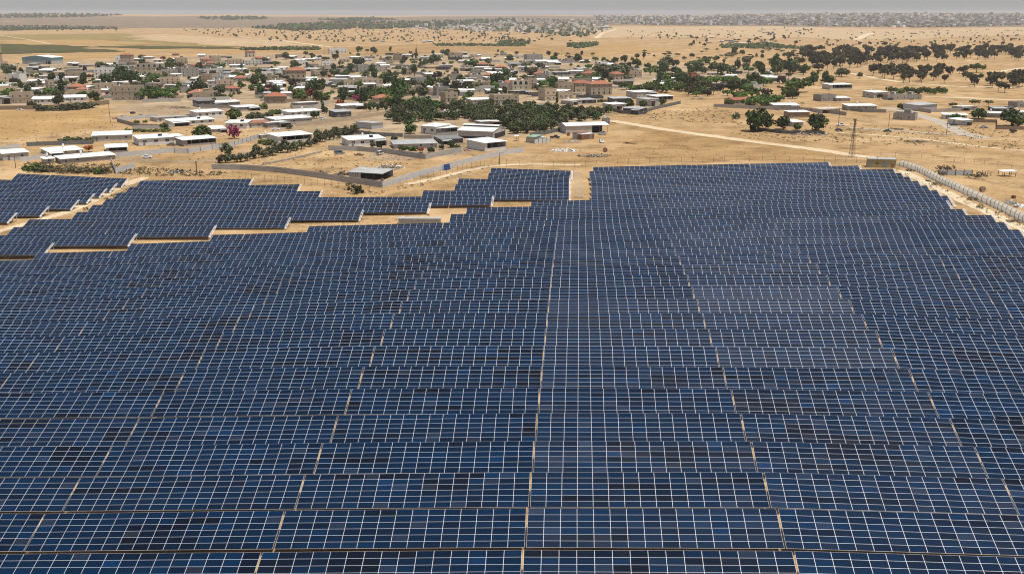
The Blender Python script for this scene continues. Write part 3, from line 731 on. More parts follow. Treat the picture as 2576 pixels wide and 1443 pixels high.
        b = MB(); b.face([(-w/2, -.03, .0), (w/2, -.03, .0), (w/2, -.03, r0 * .28), (-w/2, -.03, r0 * .28)]); b.build('dark_base', ['inside'], t)
    elif style == 'bluehangar':
        wallbox(W, w, d, h, h)
        W.build('wall', ['lightwall'], t)
        k = MB(); k.box(-w/2 - .06, w/2 + .06, -.08, d + .06, h * .5, h - .01)
        k.face([(-w/2 - .06, -.08, h), (w/2 + .06, -.08, h), (0, -.08, h + w * .055)]); k.build('cladding', ['bluewall'], t)
        gable(Rf, w, d, h + .05, w * .055, .8, 0, .3, 'y'); Rf.build('roof', ['white_roof'], t)
        for q in (-.36, 0, .36):
            p = MB(); p.box(-.7, .7, -.3, -.085, 0, h * .5); o = p.build('buttress', ['bluewall'], t); o.location = (q * w, 0, 0)
        p = MB(); p.face([(w * .30, -.1, 0), (w * .46, -.1, 0), (w * .46, -.1, h * .45), (w * .30, -.1, h * .45)]); p.build('open_bay', ['inside'], t)
    elif style == 'barn':
        wallbox(W, w * .62, d, h * .8, h * .8); o = W.build('wall', ['lightwall'], t); o.location = (-w * .19, 0, 0)
        Rf.slab([(-w/2 - .4, -.5, h * .8), (w/2 + .6, -.5, h * .8), (w/2 + .6, d * .5, h), (-w/2 - .4, d * .5, h)], .15)
        Rf.slab([(-w/2 - .4, d * .5 + .01, h), (w/2 + .6, d * .5 + .01, h), (w/2 + .6, d + .5, h * .8), (-w/2 - .4, d + .5, h * .8)], .15); Rf.build('roof', ['white_roof'], t)
        g = MB(); g.face([(-w/2, 0, h * .8), (-w/2, d, h * .8), (-w/2, d * .5, h)]); g.build('gable_end', ['lightwall'], t)
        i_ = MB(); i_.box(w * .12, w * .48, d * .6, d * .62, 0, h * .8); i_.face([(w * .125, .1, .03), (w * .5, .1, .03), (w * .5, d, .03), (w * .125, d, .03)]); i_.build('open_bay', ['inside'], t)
        for q in (.30, .5):
            for e in (.15, d - .15):
                p = MB(); p.box(-.1, .1, -.1, .1, 0, h * .82); o = p.build('post', ['steel'], t); o.location = (q * w, e, 0)
    elif style == 'shelter':
        W.box(-w/2, -w/2 + w * .36, 0, .12, -1, h * .8); W.box(-w/2, -w/2 + .12, .122, d, -1, h * .85); W.box(-w/2, w/2, d, d + .12, -1, h); W.build('wall', ['metalwall'], t)
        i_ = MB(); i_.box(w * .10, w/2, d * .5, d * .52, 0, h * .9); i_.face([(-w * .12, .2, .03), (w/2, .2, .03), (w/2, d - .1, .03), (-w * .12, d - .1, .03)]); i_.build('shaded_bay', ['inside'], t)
        mono(Rf, w, d, h * .84, h + .05, .1, .35); Rf.build('roof', ['grey_roof'], t)
        for k in range(4):
            p = MB(); p.box(-.05, .05, -.01, -.13, 0, h * .76); o = p.build('rusty_strip', ['rust'], t); o.location = (-w/2 + .9 + k * w * .07, 0, 0)
        for q in (.02, .25, .49):
            p = MB(); p.box(-.07, .07, .05, .19, 0, h * .84); o = p.build('post', ['steel'], t); o.location = (q * w, 0, 0)
    return t

def HB(tile, x1, y1, x2, y2, depth, hpx, style, label, lm=None):
    a, b = G(tile, x1, y1), G(tile, x2, y2)
    m = (a + b) / 2; dv = b - a; yaw = math.atan2(dv.y, dv.x); w = math.hypot(dv.x, dv.y)
    if abs(yaw) > R(38): w *= math.cos(abs(yaw) - R(38)); yaw = math.copysign(R(38), yaw)
    h = hpx * TILES[tile][2] / 4 * mpp(m)
    depth *= 1.3 if style in ('shed', 'bungalow', 'open', 'gable', 'dark', 'metal', 'stone', 'white2', 'block') else 1.0
    t = house(m.x, m.y, yaw, w, depth, h, style, label, 'houses and sheds of the village')
    if lm:
        s = to_s(m); LM.append((lm, s[0], s[1] - 20))
    return t
BUILDINGS = [
 # nearest compounds, left
 ('T5',590,722,1065,664,7,46,'shed','long low grey shed under one white roof next to the solar field','the long grey shed by the solar field'),
 ('T5',422,712,508,702,4,44,'shed','small white lean-to at the left end of the long grey shed'),
 ('T5',470,640,770,606,11,34,'shed','wide white roof behind the long grey shed, red creeper beside it'),
 ('T5',45,692,258,657,8,66,'shed','pale box house with white roof at the far left edge of the field','the pale box house at the left edge'),
 ('T5',1000,608,1195,598,8,46,'open','small white-roofed shed with an open front right of the red creeper'),
 ('T5',1305,545,1622,525,10,66,'bungalow','long white bungalow with three windows and a paved yard','the long white bungalow'),
 ('T5',868,505,1230,492,12,56,'shed','broad grey house under a white roof left behind the long white bungalow'),
 ('T5',1742,555,2006,520,8,58,'open','open grey shed with a low white roof behind the panel fence'),
 ('T5',1628,505,1710,498,5,50,'open','narrow open carport joined to the long white bungalow'),
 ('T5',1478,322,1750,300,9,40,'shed','grey house with two roof steps above the walled green yard'),
 ('T5',1630,366,1994,332,9,44,'bungalow','pale blue-white bungalow beside the big green tree','the pale blue-white bungalow'),
 ('T5',1856,288,2084,268,9,54,'bungalow','grey house with a chimney tank behind the pale blue-white bungalow'),
 ('T5',2012,172,2250,160,8,32,'shed','flat white canopy roof inside the grey walled compound'),
 ('T5',1870,180,2012,170,9,52,'dark','dark lean-to at the left of the flat white canopy roof'),
 ('T5',2230,222,2410,206,8,36,'shed','white-roofed carport above the beige walls'),
 ('T5',2115,388,2312,388,9,60,'bungalow','whitewashed house with a tall rooftop tank left of the red-brown roof'),
 ('T5',2320,380,2530,364,9,44,'redshed','low house with a red-brown sheet roof','the red-brown sheet roof'),
 ('T5',1990,420,2115,414,9,34,'shed','small bright white roof between the big green tree and the magenta bush'),
 ('T5',95,150,296,146,9,92,'stone','two-storey beige house with arched windows and a white rooftop shed at the left edge'),
 ('T5',305,150,495,147,9,42,'gable','white gabled house behind the dark hedge at the left'),
 ('T5',602,136,805,131,9,42,'gable','white house with a broken bright roof right of the white gabled house'),
 ('T5',-50,158,92,150,10,70,'shed','white-roofed building cut by the left picture edge'),
 ('T5',1440,106,1616,100,9,42,'shed','dark-fronted house with a thin white roof beside the beige villa'),
 ('T5',1766,92,1972,88,12,40,'hip','broad beige house with a red hipped roof','the broad red hipped roof'),
 # centre front
 ('T6',135,150,332,148,12,68,'hip','large beige house with a red hipped roof and a long beige wall','the large red-roofed house'),
 ('T6',462,190,642,178,9,48,'shed','low white-roofed building inside a grey wall, bare yard beside it'),
 ('T6',386,276,656,252,9,44,'bungalow','white bungalow with a dark porch beside the beige wall'),
 ('T6',245,352,582,328,11,52,'shed','long white-roofed store behind the beige wall'),
 ('T6',166,376,366,362,8,48,'shed','small low house in the shade right of the red-brown sheet roof'),
 ('T6',862,208,1080,196,9,38,'shed','white roof under the trees, left of the small tower house'),
 ('T6',802,280,950,272,9,52,'dark','dark shed with a white roof edge in front of the hedge'),
 ('T6',1186,180,1330,174,9,84,'hip','small beige tower house with a red pyramid roof','the small tower house'),
 ('T6',1000,374,1132,390,7,60,'metal','silvery tin shed in the bare yard by the grove','the silvery tin shed'),
 ('T6',306,528,543,486,10,62,'open','grey shed with a white roof and a dark open front beside the track','the dark open-fronted shed'),
 ('T6',115,482,196,472,4,40,'shed','small white box store left of the dark open-fronted shed'),
 ('T6',926,554,1266,536,10,64,'bungalow','white house with two windows inside the corner of the grey walled yard','the white house in the walled yard'),
 ('T6',1352,572,1752,560,10,42,'shed','spreading white lean-to roofs with a solar heater and a green hedge'),
 ('T6',1602,428,1742,440,9,74,'bungalow','grey house with a slanted roof tank at the edge of the olive grove'),
 ('T6',1746,440,1946,426,9,58,'open','open white veranda left of the big hangar'),
 ('T6',1950,470,2276,484,19,118,'hangar','large pale farm hangar with a raised ridge roof','the large farm hangar'),
 ('T6',2212,598,2386,574,11,78,'open','pale shed with a wide dark opening in front of the large hangar','the wide open shed'),
 ('T6',1792,526,1996,516,9,44,'dark','dark low building under a pale roof left of the large hangar'),
 ('T6',1746,286,2010,262,11,36,'shed','white roofs sunk in the olive grove','the white roofs in the grove'),
 ('T6',2162,350,2342,344,9,34,'shed','white roof at the back edge of the grove behind the large hangar'),
 ('T6',2200,302,2360,298,9,32,'dark','dark canopy with a pink cloth among the olive trees'),
 ('T6',1832,140,1950,136,9,82,'stone','tall narrow beige house behind the grove'),
 ('T6',2286,154,2520,148,11,72,'stone','wide beige house with a flat roof right behind the grove'),
 ('T6',2082,150,2280,142,9,36,'shed','row of low white roofs left of the wide beige house'),
 ('T6',926,856,1240,872,9,82,'shelter','tin animal shelter with rust streaks and a dark open bay','the tin animal shelter'),
 ('T7',618,432,1010,420,13,92,'barn','wide white-roofed barn open to the right','the wide open barn'),
 ('T7',680,478,760,486,6,62,'container','grey container with a white top in front of the wide open barn'),
 ('T7',764,489,882,478,3.2,52,'container','container with a red front and rusty top beside the wide open barn'),
 ('T7',962,346,1028,346,4,44,'block','little concrete tower at the right end of the grove'),
 ('T7',252,512,320,519,6,56,'greenroof','grey hut with a green roof beside the hangar yard'),
 ('T7',322,519,410,506,6,46,'container','cream container right of the green-roofed hut'),
 ('T7',1152,242,1312,252,7,52,'dark','dark box shed at the corner of the dark wall'),
 ('T7',1390,174,1480,166,9,62,'metal','tin shed with a curved grey roof right of the acacia'),
 ('T7',1058,142,1230,138,9,40,'dark','dark shed with a thin white edge behind the acacia'),
 ('T7',1286,106,1452,96,10,62,'shed','large pale house with a white roof at the right end of the village','the large pale house'),
 ('T7',1466,126,1620,118,9,42,'open','open shed on posts beside the large pale house'),
 ('T7',1062,206,1180,196,8,48,'shed','bright white roof beside two dark trees'),
 ('T7',668,162,760,152,8,40,'shed','bluish white-roofed hut behind the parked cars'),
 ('T7',786,150,900,146,8,36,'dark','grey shack right behind the parked cars'),
 ('T7',422,124,530,120,9,100,'stone','tall two-tone stone house beside a cypress','the two-tone stone house'),
 ('T7',546,106,686,100,9,50,'stone','beige house with a flat roof right of the two-tone stone house'),
 ('T7',386,212,500,206,6,44,'dark','dark stall behind the parked cars'),
 ('T7',2192,166,2350,158,11,48,'gablered','beige house with a red gabled roof behind the long grey wall','the red gabled house'),
 # right
 ('T8',370,284,558,280,8,54,'brownblock','brown block house with one window behind the round trees','the brown block house'),
 ('T8',402,366,500,362,7,44,'shed','white-roofed hut between the two round dark trees'),
 ('T8',1342,300,1548,310,7,52,'block','dark flat concrete house alone on the dry field','the lone concrete house'),
 ('T8',922,216,1190,215,9,46,'shed','long blue-white roof inside the grey wall beside the road','the long blue-white roof'),
 ('T8',660,238,840,234,8,40,'shed','cream roof above a low wall left of the long blue-white roof'),
 ('T8',226,204,460,204,9,40,'shed','flat white roof behind the long grey wall'),
 ('T8',1576,220,1755,206,9,54,'metal','pale tin hall right of the road'),
 ('T8',1982,216,2135,213,8,40,'shed','bluish shed with a white roof beside the umbrella trees'),
 ('T8',1986,354,2085,346,7,46,'shed','white-roofed stall beside the dark yard on the right'),
 ('T8',1162,98,1292,92,9,52,'shed','white-roofed house with a parked white car at the foot of the wood'),
 ('T8',1292,116,1480,113,6,38,'block','long grey ruin right of the dark bush'),
 ('T8',1482,113,1612,112,6,34,'block','low rubble hut at the right end of the grey ruin'),
 ('T8',668,130,808,126,8,50,'block','grey concrete shell beside the dirt road'),
 ('T8',816,130,940,128,8,34,'shed','white lean-to at the right of the grey concrete shell'),
 ('T8',2512,186,2640,184,8,36,'block','grey hut cut by the right picture edge'),
 # village, rear left
 ('T1',212,598,486,602,22,62,'bluehangar','big hangar with blue-green cladding and a white gable roof','the blue-green hangar'),
 ('T1',1130,600,1236,600,9,86,'hip','tall unfinished brown house with a red roof at the back of the village','the tall brown house'),
 ('T1',1612,520,1664,520,8,16,'hip','lone brown hipped roof at the rear field edge'),
 ('T1',1276,692,1530,690,13,84,'arches','long beige house with four blue arches','the house with four arches'),
 ('T1',885,738,1060,736,12,88,'white2','tall white house beside the dark trees','the tall white house'),
 ('T1',1520,720,1700,716,12,58,'block','long grey concrete house right of the green trees'),
 ('T1',1702,720,1866,713,12,74,'block','grey concrete house with an open upper floor','the grey open-floored house'),
 ('T1',1912,702,2086,697,10,44,'white2','pale two-storey house with a white roof edge'),
 ('T1',1884,768,1988,770,10,68,'stone','small cube-shaped beige house in the middle left of the village'),
 ('T1',1500,790,1690,786,11,52,'stone','stepped beige house in front of the grey concrete house','the stepped beige house'),
 ('T1',896,852,1090,848,10,58,'stone','beige flat-roofed house behind the beige villa'),
 ('T1',1062,938,1310,936,12,118,'stone','beige villa with arched windows and two balconies','the beige villa'),
 ('T1',722,895,836,892,9,58,'hip','beige house with a small red hipped roof near the left'),
 ('T1',632,905,930,900,10,48,'stone','long beige house below the small red hipped roof'),
 ('T1',470,742,786,738,12,54,'stone','long pale beige house behind the cypress'),
 ('T1',456,832,560,828,9,68,'stone','beige house with a white roof edge beside the cypress'),
 ('T1',-30,792,84,786,9,74,'stone','beige house with a balcony cut by the left picture edge'),
 ('T1',1690,842,1900,834,11,32,'shed','wide bright white roof behind the broad red hipped roof'),
 ('T1',2030,814,2190,810,10,52,'stone','beige flat-roofed house with a low tower in mid village'),
 ('T1',2140,870,2250,866,9,44,'hip','beige house with a pale red hipped roof'),
 ('T1',2420,872,2520,868,9,36,'hip','beige house with a small red pyramid roof left of the large red-roofed house'),
 ('T1',1940,622,2020,620,9,34,'hip','rear house with a bright red hipped roof'),
 ('T1',1650,602,1760,600,12,52,'stone','beige house behind the dark round tree at the rear'),
 ('T1',1984,582,2070,580,10,52,'stone','beige house at the rear field edge'),
 ('T1',2066,545,2170,543,9,22,'shed','thin white roof at the rear field edge'),
 ('T1',2320,534,2392,532,9,52,'hip','narrow pink house with a red roof at the rear'),
 ('T1',2140,612,2270,610,12,50,'stone','pale stone house with an upper veranda at the rear'),
 ('T1',2290,612,2460,609,12,40,'white2','long white house with a pink upper wall at the rear'),
 ('T1',1120,592,1218,592,9,36,'shed','white shed in front of the tall brown house'),
 ('T1',930,868,1056,866,8,26,'shed','white roof with magenta flowers beside the beige villa'),
 # village, rear centre
 ('T2',332,732,524,730,12,72,'hip','grey two-storey house with a pale hipped roof','the grey two-storey house'),
 ('T2',1552,802,1718,800,11,62,'block','square grey-blue house with four windows','the square grey-blue house'),
 ('T2',1052,804,1246,800,10,56,'stone','low beige house with a long flat roof'),
 ('T2',1016,674,1126,670,10,58,'block','brown block house in the rear centre'),
 ('T2',1176,674,1272,670,10,40,'block','grey block house right of the brown block house'),
 ('T2',745,500,912,498,12,38,'white2','long rear building with a blue strip and a flat white roof','the long blue-striped building'),
 ('T2',1912,542,1996,540,11,42,'stone','beige cube house at the rear'),
 ('T2',606,716,742,712,10,44,'stone','pinkish house right of the grey two-storey house'),
 ('T2',118,724,218,722,9,42,'white2','pale house with a flat white roof left of the grey two-storey house'),
 ('T3',118,876,270,874,13,108,'arches','beige villa with a dark red arched doorway','the villa with the red doorway'),
 ('T3',262,840,344,838,9,92,'stone','beige rear wing of the villa with the red doorway'),
 ('T3',346,812,440,810,9,66,'shed','white-roofed store right of the villa with the red doorway'),
 ('T3',702,862,858,858,10,84,'hip','left house of the beige twin towers','the twin tower houses'),
 ('T3',852,892,1050,886,10,104,'hip','right house of the beige twin towers with narrow windows'),
 ('T3',546,868,690,866,10,76,'stone','beige house with arches left of the twin tower houses'),
 ('T3',342,602,440,600,9,28,'gable','left one of two small twin-gabled houses'),
 ('T3',442,600,545,599,9,26,'gable','right one of two small twin-gabled houses'),
 ('T3',255,582,400,580,12,64,'block','dark grey concrete house at the rear of the village','the dark concrete house'),
 ('T3',1776,744,1875,742,9,36,'red','low dull red house among the trees','the low red house'),
 ('T3',1536,722,1640,720,9,24,'shed','white roof left of the tall dark tree'),
 ('T3',1506,786,1640,784,9,30,'metal','greenish tin house left of the tall dark tree'),
 ('T3',1492,806,1620,804,8,24,'shed','white wall hut in front of the greenish tin house'),
 ('T3',2372,850,2462,848,8,46,'white2','small pale box house on the dry field'),
 ('T3',1262,762,1064,762,8,0,'skip',''),
 ('T3',548,772,642,772,9,32,'gable','small white gabled shed beside the villa with the red doorway'),
 ('T3',870,772,940,772,9,32,'gable','small pale gabled shed left of the long pale wall'),
 ('T3',356,646,460,644,9,20,'shed','pale roof behind the palms'),
 ('T3',2180,830,2290,830,8,46,'shed','dark shed with a sloping white roof on the dry field'),
 ('T3',1990,822,2180,818,8,40,'dark','dark long stall with a thin white roof'),
 ('T4',752,842,960,838,10,46,'open','pale open hall with a white roof in front of the wood','the pale open hall'),
]
for b in BUILDINGS:
    if b[7] != 'skip': HB(*b)
# ------------------------------------------------------------------ labels that single things out
for nm_, tt, xx, yy in (('the dark wood on the right', 'T4', 1500, 540), ('the road junction on the right', 'T8', 1900, 420), ('the lattice pylon', 'T8', 960, 640), ('the minaret', 'T1', 20, 600), ('the tall dark tree', 'T2', 1400, 900),
                        ('the big umbrella acacia', 'T4', 470, 850), ('the yellow substation', 'T8', 1220, 740), ('the olive grove', 'T6', 1700, 330), ('the stubble field', 'T5', 500, 300), ('the brown field', 'T7', 1600, 560), ('the pale hillside', 'T3', 1000, 330)):
    LM.append((nm_, *tl(tt, xx, yy)))
CNT = {}
def place_label(desc, p):
    sx, sy = to_s(p)
    c = sorted(LM, key=lambda l: ((l[1] - sx) / 1.6) ** 2 + (l[2] - sy) ** 2)[:7]
    best = None
    for nm, lx, ly in c:
        dx, dy = sx - lx, sy - ly
        if abs(dx) > 2.2 * abs(dy): d = 'left of' if dx < 0 else 'right of'
        elif abs(dx) < .6 * abs(dy): d = 'behind' if dy < 0 else 'in front of'
        else: d = ('behind and ' if dy < 0 else 'in front and ') + ('left of' if dx < 0 else 'right of')
        key = (desc, d, nm); n = CNT.get(key, 0)
        if best is None or n < best[0]: best = (n, key)
        if n == 0: break
    n, key = best; CNT[key] = n + 1
    L = f'{desc} {key[1]} {key[2]}' if n == 0 else f'{ordinal(n)} {desc} {key[1]} {key[2]}'
    w = L.split()
    return ' '.join(w[:16])

# ------------------------------------------------------------------ more village houses between the ones surveyed singly
def inpoly(x, y, P):
    c = False
    for (x1, y1), (x2, y2) in zip(P, P[1:] + P[:1]):
        if (y1 > y) != (y2 > y) and x < (x2 - x1) * (y - y1) / (y2 - y1) + x1: c = not c
    return c
def scatter(poly, n, space, seed, clear=True, tries=60, pad=1.0):
    rr = random.Random(seed); out = []
    x0, x1 = min(p[0] for p in poly), max(p[0] for p in poly); y0, y1 = min(p[1] for p in poly), max(p[1] for p in poly)
    for _ in range(n * tries):
        if len(out) >= n: break
        sx, sy = rr.uniform(x0, x1), rr.uniform(y0, y1)
        if not inpoly(sx, sy, poly): continue
        p = G('S', sx, sy)
        if any((p.x - q.x) ** 2 + (p.y - q.y) ** 2 < space ** 2 for q in out): continue
        if clear and any((p.x - b[0]) ** 2 + (p.y - b[1]) ** 2 < (b[2] + pad) ** 2 for b in BOX): continue
        out.append(p)
    return out
VILLAGE = [(0, 262), (380, 262), (470, 232), (1000, 222), (1900, 214), (2300, 240), (2560, 262), (2600, 330), (2350, 388), (2050, 380), (1660, 392), (1000, 398), (500, 392), (0, 385)]
rr = random.Random(5)
for p in scatter(VILLAGE, 270, 13, 3, pad=2.5):
    st = rr.choices(('shed', 'dark', 'stone', 'hip', 'white2', 'bungalow', 'block', 'metal', 'gable'), (52, 8, 13, 4, 5, 16, 7, 6, 4))[0]
    w_ = rr.uniform(9, 17); d_ = rr.uniform(9, 14); h_ = rr.uniform(2.8, 3.7)
    if st in ('stone', 'white2', 'block') : h_ = rr.choice((3.4, 3.6, 6.4))
    if st == 'hip': h_ = rr.choice((3.6, 6.2)); w_ = rr.uniform(9, 13)
    sz = 'long' if w_ > 14 else 'small' if w_ < 11 else ''
    ds = {'shed': 'white-roofed shed', 'dark': 'dark tin shed', 'stone': 'beige flat-roofed house', 'hip': 'red hipped-roof house', 'white2': 'pale flat-roofed house', 'bungalow': 'whitewashed bungalow', 'block': 'grey concrete house', 'metal': 'tin-walled store', 'gable': 'white gabled house'}[st]
    if h_ > 6: ds = 'two-storey ' + ds
    house(p.x, p.y, rr.choice((0.12, .2, -.1, -.25, .35)) + rr.gauss(0, .08), w_, d_, h_, st, place_label((sz + ' ' + ds).strip(), p), 'houses and sheds of the village', rr.randrange(99), True)
for poly, n, sd in (([(2760, 156), (2830, 150), (3020, 158), (3130, 172), (3080, 188), (2860, 178)], 14, 21), ([(1440, 166), (1720, 165), (1730, 172), (1450, 174)], 8, 22), ([(3480, 128), (3800, 122), (3830, 138), (3500, 140)], 6, 23),
                    ([(3020, 120), (3200, 112), (3260, 125), (3060, 140)], 8, 24), ([(2600, 330), (2900, 340), (3160, 330), (3100, 290), (2700, 300)], 14, 25), ([(3750, 440), (4080, 440), (4090, 470), (3800, 500)], 5, 26), ([(2000, 128), (2280, 130), (2300, 146), (2020, 148)], 8, 27)):
    for p in scatter(poly, n, 14, sd, pad=3):
        st = rr.choice(('shed', 'shed', 'dark', 'bungalow', 'metal'))
        ds = {'shed': 'low white-roofed hut', 'dark': 'low dark hut', 'bungalow': 'small whitewashed hut', 'metal': 'low tin hut'}[st]
        house(p.x, p.y, rr.gauss(0, .25), rr.uniform(8, 15), rr.uniform(6, 9), rr.uniform(2.6, 3.2), st, place_label(ds, p), 'huts of the outlying hamlets', rr.randrange(99), True)
HB('L2', 1788, 652, 2212, 640, 3.2, 76, 'metal', 'long pale equipment cabin with a dark bay among the solar rows')
NB = list(BOX)

# minaret and mosque
p = G('T1', 18, 632); t = empty('minaret', p); tag(t, 'slender pale stone minaret with a balcony and pointed cap at the left edge', 'minaret')
k = .427 / 4 * mpp(p); H = 250 * k
b = MB(); b.tube([(0, 0, -1), (0, 0, H * .30)], [2.6, 2.3], 8); b.tube([(0, 0, H * .30), (0, 0, H * .86)], [1.7, 1.45], 10); b.build('shaft', ['stone'], t)
b = MB(); b.tube([(0, 0, H * .56), (0, 0, H * .58)], [1.6, 2.7], 10); b.tube([(0, 0, H * .58), (0, 0, H * .60)], [2.7, 2.7], 10); b.build('balcony', ['stone'], t)
b = MB(); b.tube([(0, 0, H * .84), (0, 0, H * .86)], [1.5, 2.3], 10); b.tube([(0, 0, H * .861), (0, 0, H)], [1.6, .1], 10); b.build('cap', ['whitewall'], t)
a_ = G('T1', -60, 650); house(p.x - 4, p.y - 9, .1, 22, 12, 6.5, 'stone', 'beige mosque hall below the minaret at the left edge', None, 4)

# yellow substation
a, b_ = G('T8', 1105, 746), G('T8', 1366, 753); dv = b_ - a; yw = math.atan2(dv.y, dv.x); W_ = dv.length; m_ = (a + b_) / 2
H_ = 76 * .4255 / 4 * mpp(m_)
t = empty('electrical_substation', m_, yw); tag(t, 'low dusty yellow substation building with two grey steel doors', 'substation')
b = MB(); b.box(-W_/2, W_/2, 0, 5, -1, H_); b.build('wall', ['yellowwall'], t)
b = MB(); b.box(-W_/2 - .2, W_/2 + .2, -.2, 5.2, H_ + .002, H_ + .16); b.build('roof', ['grey_roof'], t)
for q, ww in ((-.40, 1.3), (.12, 1.5)):
    b = MB(); b.box(-ww/2, ww/2, -.06, .03, .1, H_ * .75); o = b.build('door', ['greydoor'], t); o.location = (q * W_, 0, 0)
    h2 = MB(); h2.box(ww * .3, ww * .36, -.11, -.061, H_ * .35, H_ * .40); h2.build('handle', ['steel'], o)
b = MB(); b.box(-.4, .4, -.25, -.001, .8, 1.6); o = b.build('fire_cabinet', ['redwall'], t); o.location = (W_ * .40, 0, 0)
for q in (-.2, -.12):
    b = MB(); b.box(-.28, .28, -.04, -.001, 1.3, 1.9); o = b.build('vent', ['rust'], t); o.location = (q * W_, 0, 0)
b = MB(); b.tube([(0, -.6, 0), (0, -.6, H_ + 1.6)], .06, 6); b.box(-.7, .7, -.64, -.56, H_ + .9, H_ + 1.0); o = b.build('mast', ['pole'], t); o.location = (-W_ * .17, 0, 0)
BOX.append((m_.x, m_.y + 2, 7))

# ------------------------------------------------------------------ walls and fences
M['slat'] = worn('grey_slatted_concrete', (.30, .28, .25), (.46, .43, .38), .9, .85, 0, (.25, .62, (.28, .24, .19)), .1, (.25, .25, 4))
M['slat2'] = worn('pale_sheet_fence', (.48, .47, .44), (.64, .62, .58), .9, .6, .1, (.3, .63, (.38, .33, .26)), .1, (.25, .25, 4))
def drape(P, seg=3.0):
    Q = []
    for a, b in zip(P, P[1:]):
        n = max(1, int((b - a).length / seg)); Q += [a.lerp(b, k / n) for k in range(n)]
    return Q + [P[-1]]
def wall(label, pts, h, mat, th=.18, name='boundary_wall', posts=0, pmat='steel', cat='wall'):
    P = [G(*p) for p in pts]; Q = drape(P)
    o0 = Q[0].copy(); t = empty(name, o0); tag(t, label, cat, 'walls and fences of the village')
    L, Rr = [], []
    for i, p in enumerate(Q):
        d = Q[min(i + 1, len(Q) - 1)] - Q[max(i - 1, 0)]; d.z = 0; d.normalize(); s = Vector((-d.y, d.x, 0)) * th / 2
        z = gridz(p.x, p.y); l, r_ = p + s, p - s; L.append(Vector((l.x, l.y, z)) - o0); Rr.append(Vector((r_.x, r_.y, z)) - o0)
    mb = MB(); up, dn = Vector((0, 0, h)), Vector((0, 0, -1))
    for i in range(len(Q) - 1):
        mb.face([L[i] + dn, L[i + 1] + dn, L[i + 1] + up, L[i] + up]); mb.face([Rr[i + 1] + dn, Rr[i] + dn, Rr[i] + up, Rr[i + 1] + up]); mb.face([L[i] + up, L[i + 1] + up, Rr[i + 1] + up, Rr[i] + up])
    for i in (0, -1): mb.face([L[i] + dn, Rr[i] + dn, Rr[i] + up, L[i] + up])
    mb.build('panel', [mat], t)
    if posts:
        pm = MB(); pm.box(-.09, .09, -.09, .09, -.8, h + .15); me_ = pm.mesh('post', [pmat]); Q2 = drape(P, posts)
        for p in Q2: put('post', me_, t, (p.x - o0.x, p.y - o0.y - th/2 - .10, gridz(p.x, p.y) - o0.z))
    return t
wall('long grey slatted concrete wall left of its sharp corner by the solar field', [('T5',1985,765),('T5',2250,768),('T5',2576,790),('T6',400,812),('T6',600,838),('T6',900,886),('T6',1238,936)], 2.3, 'slat')
wall('pale slatted wall rising right from the sharp corner to the farmyard', [('T6',1242,936),('T6',1500,856),('T6',1800,776),('T6',2100,692),('T6',2400,622),('T6',2568,604)], 2.3, 'slat2')
wall('grey slatted wall around the white house with the lean-to roofs', [('T6',735,586),('T6',1000,592),('T6',1300,618),('T6',1645,668),('T6',1975,604)], 2.3, 'slat')
wall('grey slatted fence in front of the long white bungalow', [('T5',1090,652),('T5',1360,632),('T5',1630,602)], 2.2, 'slat2')
wall('pale panel fence with dark posts climbing to the track', [('T5',1635,612),('T5',1765,612),('T5',1990,580),('T5',2200,545),('T5',2450,470)], 2.4, 'slat2', .1, 'panel_fence', 4.5, 'steel', 'fence')
wall('slatted fence corner right of the long grey shed', [('T5',1040,700),('T5',1085,806),('T5',1264,748)], 2.4, 'slat2', .1, 'panel_fence', 0, 'steel', 'fence')
wall('beige wall behind the bare strip, running up to the grove', [('T6',432,362),('T6',730,332),('T6',1000,296),('T6',1338,242)], 2.3, 'stone')
wall('dark slatted fence with posts below the silvery tin shed', [('T6',770,402),('T6',1000,432),('T6',1180,452),('T6',1430,462)], 2.0, 'dark_roof', .1, 'panel_fence', 4.5, 'steel', 'fence')
wall('dark fence in the fork of the track', [('T6',690,442),('T6',860,450),('T6',1000,436)], 1.9, 'dark_roof', .1, 'panel_fence', 4.5, 'steel', 'fence')
wall('grey block wall between the grove and the big hangar', [('T6',1440,476),('T6',1700,482),('T6',1940,446)], 2.0, 'block')
wall('brown-grey block wall along the rear of the stubble field', [('T5',-30,208),('T5',360,205),('T5',560,198),('T5',860,170),('T5',1025,152)], 2.8, 'brownwall')
wall('long pale wall in front of the dark-fronted house', [('T5',1330,138),('T5',1698,130)], 2.4, 'lightwall')
wall('long pale wall below the broad red hipped roof', [('T5',1776,122),('T5',2155,112)], 2.4, 'lightwall')
wall('grey wall of the compound with the white canopy', [('T5',1812,172),('T5',1870,188),('T5',2360,192)], 2.2, 'block')
wall('pale slatted wall at the back of the walled green yard', [('T5',1098,312),('T5',1475,278)], 2.2, 'slat2')
wall('grey wall at the front of the walled green yard', [('T5',1098,320),('T5',1290,372),('T5',1510,380)], 2.2, 'block')
wall('grey wall under the pale blue-white bungalow', [('T5',1240,390),('T5',1500,382),('T5',1640,372)], 2.0, 'lightwall')
wall('dark slatted fence around the corner box shed', [('T7',1056,222),('T7',1150,244),('T7',1310,252),('T7',1450,205),('T7',1690,152)], 2.2, 'dark_roof', .1, 'panel_fence', 4.5, 'steel', 'fence')
wall('long grey wall behind the red gabled house', [('T7',2000,182),('T7',2300,196),('T7',2576,208),('T8',280,216)], 2.3, 'lightwall')
wall('grey wall continuing left of the long blue-white roof', [('T8',285,208),('T8',640,226),('T8',905,262)], 2.3, 'block')
wall('grey wall around the long blue-white roof by the road', [('T8',870,206),('T8',1060,230),('T8',1280,236)], 2.2, 'block')
